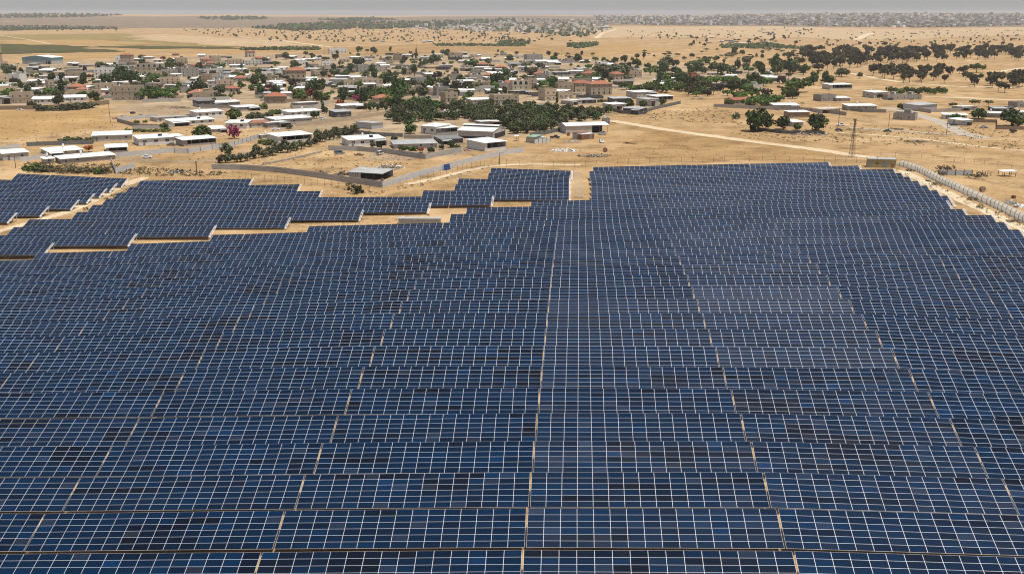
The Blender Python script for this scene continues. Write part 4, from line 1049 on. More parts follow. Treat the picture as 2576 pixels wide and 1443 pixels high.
wall('grey wall left of the pale tin hall', [('T8',1452,196),('T8',1590,222),('T8',1700,240)], 2.3, 'block')
wall('grey wall right of the pale tin hall', [('T8',1700,232),('T8',1980,222)], 2.2, 'block')
wall('dark patched scrap fence below the round dark trees', [('T8',70,402),('T8',300,432),('T8',700,440)], 1.8, 'darkwall', .12, 'scrap_fence', 0, 'steel', 'fence')
wall('dark fence left of the white-roofed stall on the right', [('T8',1800,275),('T8',1880,300),('T8',1990,345)], 1.9, 'darkwall', .12, 'panel_fence', 0, 'steel', 'fence')
wall('dark fence in front of the dark trees at the right edge', [('T8',2090,325),('T8',2320,330),('T8',2320,392),('T8',2600,396)], 1.9, 'brownwall', .12, 'panel_fence', 0, 'steel', 'fence')
wall('grey sheet fence standing alone in dry scrub beyond the solar field', [('T8',1768,822),('T8',1930,826),('T8',2085,826)], 2.1, 'metalwall', .1, 'panel_fence', 3.5, 'steel', 'fence')
wall('low slatted fence behind the pale box house at the left edge', [('T5',-30,590),('T5',190,566)], 2.0, 'slat2', .1, 'panel_fence', 0, 'steel', 'fence')
wall('pale slatted fence between the pale box house and the small lean-to', [('T5',190,695),('T5',430,660)], 2.0, 'slat2', .1, 'panel_fence', 0, 'steel', 'fence')
wall('dark fence behind the wide white roof on the left', [('T5',250,548),('T5',520,538),('T5',870,528)], 2.0, 'dark_roof', .1, 'panel_fence', 0, 'steel', 'fence')
wall('grey wall corner beside the large red-roofed house', [('T6',380,178),('T6',400,196),('T6',600,198),('T6',735,152)], 2.4, 'lightwall')
wall('grey wall below the row of low white roofs', [('T6',1800,178),('T6',1960,184),('T6',2360,192)], 2.0, 'block')
wall('slatted fence from the green-roofed hut up to the grove', [('T7',322,530),('T7',470,508)], 2.4, 'slat2', .1, 'panel_fence', 3, 'steel', 'fence')
wall('dark fence along the lower edge of the grove', [('T7',280,455),('T7',420,440),('T7',560,408)], 2.0, 'dark_roof', .1, 'panel_fence', 3.5, 'steel', 'fence')
wall('low dark stone bank along the double row of olive bushes', [('T6',125,722),('T6',300,690),('T6',480,650),('T6',670,606)], .9, 'rubble', .9, 'stone_bank', 0, 'steel', 'bank')
wall('long brown wall of the large red-roofed house', [('T6',332,142),('T6',560,128),('T6',752,112)], 2.6, 'brownwall')
wall('pale wall right of the small white gabled sheds', [('T3',1062,766),('T3',1262,758)], 2.2, 'lightwall')
wall('pale wall at the front of the rear right compound', [('T3',1880,752),('T3',2220,758)], 2.2, 'lightwall')
wall('grey walled yard edge in the rear centre of the village', [('T2',1380,690),('T2',1510,700),('T2',1510,660)], 2.4, 'block')

# courtyard walls and small sheds' yards between the houses
cw = random.Random(91)
COURT = []
for p in scatter([(0, 262), (380, 262), (470, 232), (1000, 222), (1900, 214), (2300, 240), (2600, 262), (2620, 330), (2350, 400), (2050, 385), (1660, 400), (1000, 420), (500, 400), (0, 390)], 120, 17, 92, False):
    w_, d_, h, yaw = cw.uniform(9, 24), cw.uniform(7, 16), cw.uniform(1.7, 2.4), cw.choice((.12, -.15, .3)) + cw.gauss(0, .08)
    mt = cw.choice(('block', 'lightwall', 'stone', 'slat', 'darkwall', 'metalwall', 'brownwall')); mb = MB(); sh = cw.randrange(4)
    sides = [(-w_/2, w_/2, 0, .18), (-w_/2, -w_/2 + .18, .181, d_), (w_/2 - .18, w_/2, .181, d_), (-w_/2 + .181, w_/2 - .181, d_ - .18, d_)]
    del sides[3 if sh == 0 else sh]
    for q in sides: mb.box(*q, -1, h)
    nm = {'block': 'grey block', 'lightwall': 'pale', 'stone': 'beige', 'slat': 'slatted', 'darkwall': 'dark sheet', 'metalwall': 'tin', 'brownwall': 'brown'}[mt]
    o = mb.build('courtyard_wall', [mt]); o.location = (p.x, p.y, gridz(p.x, p.y)); o.rotation_euler = (0, 0, yaw); tag(o, place_label(nm + ' courtyard wall', p), 'wall', 'courtyard walls between the houses')
# wire fence round the solar field
def wire_fence(label, pts, step, h=2.1):
    P = [G(*p) for p in pts]; Q = drape(P, step); o0 = Q[0].copy(); t = empty('wire_fence', o0); tag(t, label, 'fence')
    pm = MB(); pm.tube([(0, 0, -.5), (0, 0, h), (.0, -.38, h + .42)], .055, 5); me_ = pm.mesh('post', ['pole'])
    mb = MB()
    for i, p in enumerate(Q):
        z = gridz(p.x, p.y)
        if i < 98: put('post', me_, t, (p.x - o0.x, p.y - o0.y, z - o0.z))
    pts3 = [Vector((p.x - o0.x, p.y - o0.y, gridz(p.x, p.y) - o0.z)) for p in Q]
    for a, b in zip(pts3, pts3[1:]):
        for zz in (.1, 1.0, 2.05): mb.face([a + Vector((0, 0, zz)), b + Vector((0, 0, zz)), b + Vector((0, 0, zz + .035)), a + Vector((0, 0, zz + .035))])
    mb.build('wire', ['steel'], t)
wire_fence('wire fence with bent-top posts below the long grey slatted wall', [('T5',1150,830),('T5',1700,822),('T5',1960,806),('T5',2300,852),('T6',200,878),('T6',450,902),('T6',700,926),('T6',900,952),('T6',1120,962)], 3.2)
wire_fence('wire fence with bent-top posts below the rising pale wall', [('T6',1340,935),('T6',1600,872),('T6',1900,800),('T6',2200,732),('T6',2330,722),('T7',0,722)], 3.2)
wire_fence('thin wire fence along the front of the brown field', [('T7',60,728),('T7',300,738),('T7',700,742),('T7',1000,722),('T7',1500,700),('T7',2100,695),('T7',2576,694),('T8',500,698),('T8',1000,702)], 4.2)
wire_fence('thin wire fence behind the yellow substation running to the right edge', [('T8',1230,652),('T8',1500,664),('T8',1830,692),('T8',2200,730),('T8',2590,770)], 4.0)

# pale screen fence with curved posts on the right
P = [G('R5', *q) for q in ((1288, 52), (1400, 82), (1480, 112), (1600, 170), (1720, 232), (1880, 305), (2050, 382), (2200, 450), (2350, 522), (2480, 590), (2640, 672))]
Q = drape(P, 2.0); o0 = Q[0].copy(); t = empty('screen_fence', o0); tag(t, 'long pale screen fence with dark curved-top posts along the right of the array', 'fence')
M['screen'] = worn('pale_screen_cloth', (.60, .53, .42), (.54, .47, .36), .25, .9, 0, (.12, .62, (.47, .40, .30)))
mb = MB(); ring = None
for i, p in enumerate(Q):
    d = Q[min(i + 1, len(Q) - 1)] - Q[max(i - 1, 0)]; d.z = 0; d.normalize(); s = Vector((-d.y, d.x, 0))
    if s.x < 0: s = -s
    z = gridz(p.x, p.y); c = [Vector((p.x, p.y, z)) + s * a + Vector((0, 0, b)) - o0 for a, b in ((0, -.3), (.35, .6), (.95, 1.5), (1.75, 2.15), (1.79, 2.10), (1.0, 1.44), (.40, .54), (.05, -.3))]
    if ring:
        for q in range(8): mb.face([ring[q], c[q], c[(q + 1) % 8], ring[(q + 1) % 8]])
    ring = c
mb.build('screen', ['screen'], t)
pm = MB(); pm.tube([(0, 0, -.5), (0, 0, 1.75), (.14, 0, 2.15), (.48, 0, 2.55)], .075, 6); me_ = pm.mesh('post', ['steel'])
for i, p in enumerate(drape(P, 3.1)): put('post', me_, t, (p.x - o0.x - .12, p.y - o0.y - .05, gridz(p.x, p.y) - o0.z))
# ------------------------------------------------------------------ trees
def crown(seed, lobes, n, size, flat=1.0):
    rr = random.Random(seed); mb = MB(); tot = sum(l[3] * l[4] for l in lobes)
    for cx, cy, cz, rx, rz in lobes:
        k = int(n * rx * rz / tot); base = rr.uniform(.25, .6)
        clumps = [(Vector((rr.gauss(0, 1), rr.gauss(0, 1), rr.gauss(.15, .9))).normalized(), rr.uniform(-.3, .35)) for _ in range(max(5, k // 14))]
        for i in range(k):
            d, tn = rr.choice(clumps); d = (d + Vector((rr.gauss(0, .26), rr.gauss(0, .26), rr.gauss(0, .26)))).normalized()
            q = rr.uniform(.62, 1.06) if rr.random() < .8 else rr.uniform(.2, .7)
            c = Vector((cx + d.x * rx * q, cy + d.y * rx * q, cz + d.z * rz * q * flat))
            nrm = (d * .8 + Vector((rr.gauss(0, .6), rr.gauss(0, .6), rr.gauss(.25, .6)))).normalized()
            a = nrm.orthogonal().normalized(); b = nrm.cross(a); w_ = rr.uniform(0, 6.28); s = size * rr.uniform(.55, 1.2)
            u = (a * math.cos(w_) + b * math.sin(w_)) * s; v = (b * math.cos(w_) - a * math.sin(w_)) * s * .72
            mb.face([c - u, c - v * .9, c + u, c + v], 0, min(1, max(.01, base + tn + rr.gauss(0, .16))))
    return mb
def limbs(seed, h, lobes, r0):
    rr = random.Random(seed); mb = MB(); fork = h * .55
    mb.tube([(0, 0, -.4), (rr.gauss(0, .1), rr.gauss(0, .1), fork * .5), (0, 0, fork)], [r0 * 1.25, r0, r0 * .8], 7)
    for l in lobes[:5]: mb.tube([(0, 0, fork * .93), (l[0] * .55, l[1] * .55, (fork + l[2]) / 2), (l[0], l[1], l[2] + .1)], [r0 * .6, r0 * .42, r0 * .15], 5)
    return mb
def lob(seed, n, R0, zc, rx, rz, jz=.5):
    rr = random.Random(seed); out = [(0, 0, zc + rz * .3, rx * 1.15, rz * 1.1)]
    for k in range(n):
        a = 6.283 * k / n + rr.uniform(-.4, .4); q = R0 * rr.uniform(.75, 1.15)
        out.append((math.cos(a) * q, math.sin(a) * q, zc + rr.uniform(-jz, jz), rx * rr.uniform(.7, 1.1), rz * rr.uniform(.7, 1.1)))
    return out
KIND = {  # leaves, lobes(n, R0, zc, rx, rz, jz), count, leaf size, trunk height, trunk radius, full height
 'round': ('leaf_dark', (7, 2.3, 3.7, 2.4, 2.5, 1.1), 1100, .62, 2.6, .26, 7.6),
 'green': ('leaf_green', (6, 1.8, 2.5, 1.9, 1.8, .6), 800, .50, 1.6, .18, 5.2),
 'olive': ('leaf_olive', (5, 1.2, 1.95, 1.35, 1.35, .4), 560, .40, 1.2, .13, 3.9),
 'oliveplain': ('leaf_dark', (5, 1.2, 1.95, 1.35, 1.35, .4), 560, .40, 1.2, .13, 3.9),
 'euc': ('leaf_euc', (8, 1.9, 5.0, 1.7, 2.0, 1.5), 800, .55, 4.0, .18, 8.6),
 'upright': ('leaf_dark', (7, 1.2, 4.4, 1.6, 2.6, 1.7), 900, .52, 2.6, .22, 9.2),
 'spread': ('leaf_green', (9, 3.3, 3.2, 2.2, 1.6, .9), 1100, .58, 2.0, .26, 5.8),
 'ragged': ('leaf_euc', (9, 2.5, 4.0, 1.5, 1.5, 1.7), 760, .55, 3.0, .22, 7.6),
 'grey': ('leaf_olive', (7, 2.3, 3.7, 2.4, 2.5, 1.1), 1000, .60, 2.6, .26, 7.6),
 'acacia': ('leaf_acacia', (8, 2.5, 3.2, 1.9, 1.05, .4), 700, .46, 2.2, .13, 4.8),
 'bigacacia': ('leaf_green', (9, 4.2, 4.4, 2.6, 1.7, .5), 1100, .62, 3.2, .3, 7.4),
 'bush': ('leaf_olive', (4, .9, .9, 1.0, .85, .15), 300, .30, .8, .07, 2.0),
 'gbush': ('leaf_green', (4, .9, .9, 1.0, .85, .15), 300, .30, .8, .07, 2.0),
 'dry': ('leaf_dry', (5, 1.2, .8, 1.0, .7, .2), 170, .26, .9, .05, 1.9),
 'red': ('leaf_red', (5, 1.5, 2.8, 1.5, 1.3, .5), 560, .42, 2.2, .14, 4.8),
 'pink': ('leaf_pink', (5, 1.3, 2.0, 1.3, 1.2, .4), 500, .38, 1.6, .12, 3.9),
 'yellow': ('leaf_yellow', (4, 1.2, 2.6, 1.3, 1.3, .4), 420, .38, 2.0, .12, 4.4)}
PROTO, HT = {}, {}
for kd, (lm_, lb, n, ls, th_, tr, full) in KIND.items():
    PROTO[kd] = []; HT[kd] = full
    for v in range(4):
        L_ = lob(hash(kd) % 1 + v * 13 + len(kd), *lb); c = crown(v * 7 + len(kd), L_, n, ls); tk = limbs(v, th_ * 1.6, L_, tr)
        cm = c.mesh('crown', [lm_]); tm = tk.mesh('trunk', ['trunk'])
        j = MB(); j.v = c.v + tk.v; j.f = c.f + [tuple(q + len(c.v) for q in f) for f in tk.f]; j.m = [0] * len(c.f) + [1] * len(tk.f); j.t = c.t + tk.t
        PROTO[kd].append((cm, tm, j.mesh('tree', [lm_, 'trunk'])))
# cypress and palm
PROTO['cypress'] = []; HT['cypress'] = 9.0
for v in range(2):
    L_ = [(0, 0, z_, r_, 1.3) for z_, r_ in ((1.4, .9), (2.8, 1.0), (4.2, .95), (5.6, .8), (6.9, .6), (8.0, .35))]
    c = crown(50 + v, L_, 520, .36); tk = MB(); tk.tube([(0, 0, -.3), (0, 0, 7)], [.16, .05], 6)
    j = MB(); j.v = c.v + tk.v; j.f = c.f + [tuple(q + len(c.v) for q in f) for f in tk.f]; j.m = [0] * len(c.f) + [1] * len(tk.f); j.t = c.t + tk.t
    PROTO['cypress'].append((c.mesh('crown', ['leaf_dark']), tk.mesh('trunk', ['trunk']), j.mesh('tree', ['leaf_dark', 'trunk'])))
PROTO['palm'] = []; HT['palm'] = 8.0
c = MB(); rr = random.Random(9)
for k in range(22):
    a = 6.283 * k / 22 + rr.uniform(-.1, .1); e0 = rr.uniform(.2, 1.2); pr = None; ln = rr.uniform(2.4, 3.2)
    for q in range(6):
        u = q / 5; el = e0 - 1.5 * u; pos_ = Vector((math.cos(a), math.sin(a), 0)) * (ln * u) + Vector((0, 0, 6.6 + math.sin(e0) * ln * u - 1.5 * u * u))
        wd = .32 * (1 - abs(u - .45)); s_ = Vector((-math.sin(a), math.cos(a), -.25)) * wd; cur = (pos_ - s_, pos_, pos_ + Vector((math.sin(a), -math.cos(a), -.25)) * wd)
        if pr:
            for g in (0, 1): c.face([pr[g], pr[g + 1], cur[g + 1], cur[g]], 0, rr.uniform(.2, .9))
        pr = cur
tk = MB(); tk.tube([(0, 0, -.3), (.1, 0, 3), (0, 0, 6.6)], [.28, .22, .18], 7)
j = MB(); j.v = c.v + tk.v; j.f = c.f + [tuple(q + len(c.v) for q in f) for f in tk.f]; j.m = [0] * len(c.f) + [1] * len(tk.f); j.t = c.t + tk.t
PROTO['palm'].append((c.mesh('crown', ['leaf_green']), tk.mesh('trunk', ['trunk']), j.mesh('tree', ['leaf_green', 'trunk'])))
NAMES = {'upright': ('upright_tree', 'tree'), 'spread': ('spreading_tree', 'tree'), 'ragged': ('ragged_tree', 'tree'), 'grey': ('leafy_tree', 'tree'), 'round': ('broadleaf_tree', 'tree'), 'green': ('green_tree', 'tree'), 'olive': ('olive_tree', 'olive tree'), 'oliveplain': ('olive_tree', 'olive tree'), 'euc': ('eucalyptus_tree', 'eucalyptus'), 'acacia': ('acacia_tree', 'acacia'), 'bigacacia': ('acacia_tree', 'acacia'),
         'bush': ('bush', 'bush'), 'gbush': ('bush', 'bush'), 'dry': ('dry_shrub', 'shrub'), 'red': ('flame_tree', 'tree'), 'pink': ('bougainvillea', 'bougainvillea'), 'yellow': ('flowering_tree', 'tree'), 'cypress': ('cypress_tree', 'cypress'), 'palm': ('palm_tree', 'palm')}
tr_rnd = random.Random(77)
def tree(kind, p, s=1.0, label=None, desc=None, group=None, sz=None):
    v = tr_rnd.choice(PROTO[kind]); nm, cat = NAMES[kind]
    z = gridz(p.x, p.y) - .05; loc = (p.x, p.y, z); rz = tr_rnd.uniform(0, 6.28); sc = (s * tr_rnd.uniform(.92, 1.1), s * tr_rnd.uniform(.92, 1.1), sz or s)
    if p.y > 860:
        o = put(nm, v[2], None, loc, (0, 0, rz), sc)
    else:
        o = empty(nm, loc, rz); o.scale = sc; put('crown', v[0], o); put('trunk', v[1], o)
    tag(o, label or place_label(desc, p), cat, group)
    return o
def TR(kind, tile, x, y, hpx, desc, wide=1.0, label=None):
    p = G(tile, x, y); h = hpx * TILES[tile][2] / 4 * mpp(p); s = h / HT[kind]
    tree(kind, p, s * wide, label, desc, 'single trees of the village' if not label else None, s)
    BOX.append((p.x, p.y, 2.0 * s))
for a in [
 ('round','T2',1400,935,225,'tall dark tree with a drooping crown',.72,'tallest dark tree, drooping crown, left of the small tower house'),
 ('cypress','T1',580,878,180,'dark cypress',1.25),('round','T1',1165,795,180,'big dark green tree'),('round','T1',1245,770,120,'dark green tree'),('round','T1',955,655,78,'round dark tree'),('green','T1',1600,648,92,'bright green tree',1.2),('round','T1',1600,605,70,'round dark tree'),
 ('round','T1',1323,552,44,'small round tree'),('red','T1',835,738,44,'red flowering bush',1.3),('red','T1',1530,572,46,'red flowering tree',1.3),('pink','T1',1010,884,34,'magenta bougainvillea',1.3),('pink','T1',1500,832,42,'magenta bougainvillea'),
 ('red','T1',2000,905,40,'red flowering hedge',1.8),('round','T1',850,895,60,'round dark tree'),('round','T1',880,935,90,'leafy dark tree'),
 ('red','T2',450,908,88,'orange-red flame tree',1.1),('red','T2',565,928,100,'orange-red flame tree',1.05),('round','T2',610,876,150,'big dark tree'),('red','T2',180,844,62,'dark red flowering tree',1.5),('red','T2',745,735,40,'red flowering bush'),
 ('round','T2',1300,795,135,'big dark tree',1.15),('yellow','T2',1180,886,66,'yellow flowering tree'),('pink','T6',1030,145,88,'dark red bougainvillea',1.3),('red','T6',840,190,80,'dark red-brown tree'),('round','T2',2315,812,140,'big round dark tree'),
 ('cypress','T2',1557,562,118,'tall lone cypress'),('cypress','T2',155,845,95,'dark cypress'),('cypress','T2',430,845,85,'dark cypress'),('round','T2',1040,620,90,'round dark tree'),('round','T2',1160,500,66,'round dark tree at the field edge'),('round','T2',1720,600,100,'round dark tree'),('round','T2',2090,640,95,'broad dark tree',1.4),
 ('grey','T3',960,725,135,'large grey-green tree',1.5),('grey','T3',1125,735,148,'large grey-green tree',1.3),('green','T3',750,775,92,'broad green tree',1.5),('round','T3',1700,798,132,'tall dark round tree',1.15,'tall dark round tree left of the low red house'),('bigacacia','T3',2140,805,105,'broad bright green acacia'),('round','T3',2390,805,112,'large dark tree'),
 ('round','T3',1462,808,70,'round dark tree'),('round','T3',1512,720,82,'round dark tree'),('euc','T3',1845,870,125,'brownish tree',1.3),('green','T3',1900,880,80,'green tree',1.5),('round','T3',1388,642,60,'dark round tree at the field edge'),('round','T3',1270,602,52,'dark round tree at the field edge'),('round','T3',1078,590,60,'dark round tree at the field edge'),('round','T3',455,515,42,'lone dark tree at the field edge'),
 ('round','T3',2000,660,90,'large dark tree'),('grey','T3',2420,640,80,'greyish tree'),('grey','T3',2300,650,70,'greyish tree'),('round','T3',1640,690,70,'dark tree'),('round','T3',1900,690,75,'dark tree'),('round','T3',1790,690,70,'dark tree'),
 ('bigacacia','T4',440,865,135,'huge spreading umbrella acacia',1.25,'huge spreading dark umbrella acacia near the pale open hall'),('round','T4',400,925,85,'dark shrub-like tree',1.2),('bigacacia','T4',2130,682,96,'broad acacia standing apart',1.0,'broad green acacia standing apart in front of the dark wood'),('round','T4',2070,732,55,'dark bush tree',1.4),('round','T4',2170,732,45,'dark bush tree',1.2),('round','T4',380,690,150,'tall dark tree'),
 ('round','T4',240,640,120,'dark tree'),('grey','T4',860,720,90,'greyish tree',1.3),('round','T4',740,790,90,'dark tree',1.3),('euc','T4',1030,740,72,'brown tree'),('round','T4',40,790,120,'dark tree'),
 ('palm','T3',552,722,82,'date palm'),('palm','T3',578,722,74,'date palm'),('palm','T3',645,715,74,'date palm'),('palm','T3',685,705,66,'date palm'),('palm','T1',170,650,62,'date palm'),('palm','T8',485,205,72,'date palm'),
 ('cypress','T6',680,215,130,'yellowish green cypress',1.3),('pink','T5',2195,476,130,'large magenta bougainvillea',.9,'large magenta bougainvillea bush in front of the red-brown roof'),('green','T5',1905,490,150,'big bright green tree',1.1,'big bright green tree behind the open grey shed'),('green','T5',2200,310,120,'bright green tree',1.1),('round','T5',552,162,98,'dark tree'),('round','T5',300,192,72,'dark tree',1.1),
 ('olive','T5',2130,636,125,'grey olive-like tree standing alone beside the track',.9,'lone grey-green tree on the slope above the white car'),('gbush','T5',925,808,58,'bright green bush',1.0),('bush','T5',430,778,62,'dark scrub bush',1.8),('bush','T5',330,768,62,'dark scrub bush',1.5),('red','T5',830,606,70,'red creeper',1.4,'dark red creeper between two white roofs'),('round','T5',1545,392,72,'dark leafy tree',1.0),
 ('olive','T5',640,500,48,'dark olive bush',1.4),('olive','T5',740,502,46,'dark olive bush',1.4),('olive','T5',820,505,42,'dark olive bush',1.2),('gbush','T5',1280,330,30,'green bush',1.6),('gbush','T5',1360,326,26,'green bush',1.6),
 ('round','T7',2420,408,228,'huge dark tree',1.0,'leftmost and tallest of the three round dark trees in the field'),('round','T8',310,392,132,'round dark tree',1.05,'middle one of the three round dark trees in the field'),('round','T8',620,408,178,'round dark tree',1.1,'rightmost of the three round dark trees, beside two parked cars'),('round','T7',2375,412,72,'dark bush tree',1.1),('green','T8',440,400,70,'green bush'),
 ('round','T8',2150,292,105,'broad dark tree',1.5),('round','T8',2460,362,168,'large dark tree',1.2,'large dark tree with a wide crown at the right picture edge'),('round','T8',1930,328,92,'dark tree',1.1),('acacia','T8',2112,170,62,'small umbrella tree',1.1,'left one of two small umbrella trees beside the dirt road'),('acacia','T8',2240,176,62,'small umbrella tree',1.0,'right one of two small umbrella trees beside the dirt road'),('bush','T8',2465,424,42,'round grey bush',1.1),
 ('round','T8',1410,205,62,'dark bush tree',.9),('euc','T8',1215,118,72,'small grey tree'),('bush','T7',2210,290,62,'grey-green bush',1.0),('acacia','T8',1905,195,60,'thin acacia'),('bush','L2',1350,312,100,'grey-green bush',1.0,'large grey-green bush below the wall corner'),('dry','L2',1280,235,40,'dry shrub',1.3),
 ('acacia','T7',960,165,60,'acacia'),('round','T7',1210,190,95,'dark tree'),('round','T7',1340,192,80,'dark tree'),('round','T7',1015,235,80,'grey-green tree'),('cypress','T7',532,158,125,'dark cypress'),('round','T7',1520,160,66,'dark tree'),
 ('olive','T6',370,385,45,'round ochre bush',1.5),('olive','T6',1150,560,52,'dark bush'),('round','T6',1215,568,72,'dark round tree',.9),('round','T6',1505,430,95,'dark tree',1.2),('round','T6',1350,520,70,'dark tree'),('gbush','T6',1440,585,50,'green hedge bush',1.5),('gbush','T6',1530,592,50,'green hedge bush',1.4),('red','T6',1600,610,52,'dark red bush',1.4),('round','T6',1695,612,62,'dark bush tree'),('round','T6',1800,580,55,'dark tree'),('round','T6',1880,560,75,'dark tree'),('gbush','T6',1940,560,36,'green bush',1.3),
 ('gbush','T6',180,535,62,'dark green bush',1.4),('gbush','T6',110,522,40,'dark green bush',1.5),('round','T6',600,290,80,'dark tree'),('round','T6',700,240,70,'dark tree'),('gbush','T6',130,200,52,'green bush'),
 ('dry','R5',1780,110,70,'dry scrub',1.5),('dry','R5',1900,140,60,'dry scrub',1.4),('dry','R5',2090,185,70,'dry scrub',1.5),('dry','R5',1735,150,55,'dry scrub'),('dry','R5',2140,150,40,'dry scrub'),('dry','R5',1700,250,40,'dry weed tuft',1.6),('dry','R5',2060,400,38,'dry weed tuft',1.6),('dry','R5',1420,110,30,'dry weed tuft',1.6),('dry','R5',2130,475,30,'dry weed tuft',1.6),('dry','R5',2450,620,36,'dry weed tuft',1.6),
]: TR(*a)
HED = [('bush','T5',380+i*38,214,48,1.5,'dark hedge bush at the stubble field wall') for i in range(5)] + [('bush','T5',600+i*40,214-i*4,62,1.5,'dark hedge bush at the stubble field wall') for i in range(7)] + [('bush','T5',590+i*45,520,52,1.3,'dark hedge bush behind the long grey shed') for i in range(6)]
HED += [('gbush','T5',1200+i*52,418-i,36,1.4,'low garden hedge bush') for i in range(8)] + [('olive','T5',2330+i*36,300,60,.9,'young olive sapling') for i in range(5)] + [('olive','T6',20+i*42,292,62,.9,'young olive sapling') for i in range(5)] + [('gbush','T6',210+i*38,246,44,1.2,'garden hedge bush') for i in range(4)]
HED += [('upright','T6',1085+i*38,205+(i%2)*16,86,1.0,'dark tree in the belt beside the small tower house') for i in range(8)] + [('round','T6',1360+i*48,190+(i%3)*12,96,1.1,'dark tree in the belt behind the grove') for i in range(9)] + [('gbush','T5',250+i*44,770+(i%2)*8,50,1.5,'rough scrub bush at the array edge') for i in range(6)] + [('dry','T5',480+i*60,775+(i%3)*9,46,1.9,'dry brown scrub at the array edge') for i in range(9)]
HED += [('spread','T2',1000+i*46,925-(i%3)*14,95,1.0,'dark tree in the middle of the village') for i in range(9)] + [('spread','T1',1340+i*52,930-(i%2)*40,100,.95,'dark tree right of the beige villa') for i in range(6)]
HED += [('spread','T7',2150+i*55,172-(i%3)*12,70,1.0,'green tree behind the long grey wall') for i in range(8)] + [('spread','T8',20+i*50,165-(i%3)*18,80,1.0,'green tree behind the long grey wall') for i in range(6)] + [('ragged','T7',1760+i*60,80-(i%3)*14,90,1.0,'brownish tree at the right end of the village') for i in range(6)] + [('spread','T7',1180+i*75,20+(i%3)*14,80,1.0,'green tree among the sheds of the right village end') for i in range(8)]
for k_, t_, x_, y_, h_, w_, d_ in HED: TR(k_, t_, x_, y_, h_ * tr_rnd.uniform(.8, 1.2), d_, w_)
# double row of olive bushes along the track
row = [(2070,706),(2130,702),(2200,698),(2262,694),(2325,682)]
pts_ = [('T5',a,b) for a, b in row] + [('T6',a,b) for a, b in ((48,662),(128,650),(205,632),(285,612),(350,606),(420,590),(480,575),(555,552),(620,530),(680,508),(745,490),(820,474),(890,462),(960,450),(60,612),(240,590),(330,570),(640,478),(720,462),(800,446),(900,430),(980,418))]
for i, q in enumerate(pts_):
    TR('olive', *q, tr_rnd.uniform(72, 98), None, tr_rnd.uniform(.95, 1.2), f'{ordinal(i)} olive bush of the double row beside the track' if i < 19 else f'{ordinal(i - 19)} olive bush of the back line in the double row')
# the dense grove: trees counted off in rows
GROVE = [(1546, 462), (1620, 440), (1800, 428), (1960, 424), (2140, 432), (2300, 452), (2412, 452), (2412, 480), (2262, 488), (2250, 520), (2060, 540), (2010, 502), (1830, 478), (1640, 502), (1560, 492)]
gp = sorted(scatter(GROVE, 215, 3.9, 31, pad=-3), key=lambda p: p.y)
per = 27
for b in range(0, len(gp), per):
    band = sorted(gp[b:b + per], key=lambda p: to_s(p)[0])
    for i, p in enumerate(band):
        tree(tr_rnd.choice(('olive', 'olive', 'oliveplain')), p, tr_rnd.uniform(1.15, 1.6), f'{ordinal(i)} olive tree from the left in the {ordinal(b // per)} line of the dense grove', None, 'olive trees of the dense grove')
# village greenery
Z1 = [(0, 290), (0, 400), (500, 405), (960, 400), (1000, 262), (400, 258)]
Z2 = [(1000, 235), (1000, 400), (1560, 425), (1700, 415), (2100, 385), (2350, 345), (2560, 330), (2600, 232), (2300, 215), (1900, 208), (1400, 205)]
Z3 = [(2600, 262), (2600, 375), (3120, 405), (3300, 330), (3280, 290), (3100, 262), (2950, 250)]
for zi, (poly, n, mixk) in enumerate(((Z1, 125, ('round', 'upright', 'green', 'grey', 'spread', 'ragged')), (Z2, 260, ('round', 'upright', 'green', 'grey', 'spread', 'ragged', 'upright')), (Z3, 120, ('round', 'spread', 'grey', 'ragged', 'acacia', 'spread', 'upright')))):
    for p in scatter(poly, n, 7.5, 40 + zi, pad=-1.5):
        kd = tr_rnd.choice(mixk); s = tr_rnd.choice((.5, .7, .85, 1.0, 1.15, 1.35)) * tr_rnd.uniform(.85, 1.15) * (1.2 if zi == 2 else 1) * (1.25 if kd in ('olive', 'oliveplain', 'green') else 1)
        ds = {'upright': 'narrow dark tree', 'spread': 'wide-crowned green tree', 'ragged': 'ragged brownish tree', 'round': 'dark leafy tree', 'green': 'fresh green tree', 'olive': 'grey olive tree', 'oliveplain': 'small dark tree', 'grey': 'grey-green tree', 'acacia': 'spreading acacia'}[kd]
        if s > 1.1: ds = 'tall ' + ds
        elif s < .72: ds = 'little ' + ds
        tree(kd, p, s, None, ds, 'trees between the village houses')
for p in scatter(Z1 + [], 90, 4, 140, pad=-3) + scatter(Z2, 170, 4, 141, pad=-3):
    tree(tr_rnd.choice(('bush', 'gbush', 'gbush')), p, tr_rnd.uniform(.9, 1.7), None, tr_rnd.choice(('low garden bush', 'dense garden bush', 'ragged bush')), 'garden bushes between the houses')
# hedge of green trees behind the road on the right
for i in range(11): TR('green', 'T4', 1320 + i * 50, 868 + (i % 3) * 9, 60, None, 1.1, f'{ordinal(i)} tree from the left in the green hedge behind the grey ruin')
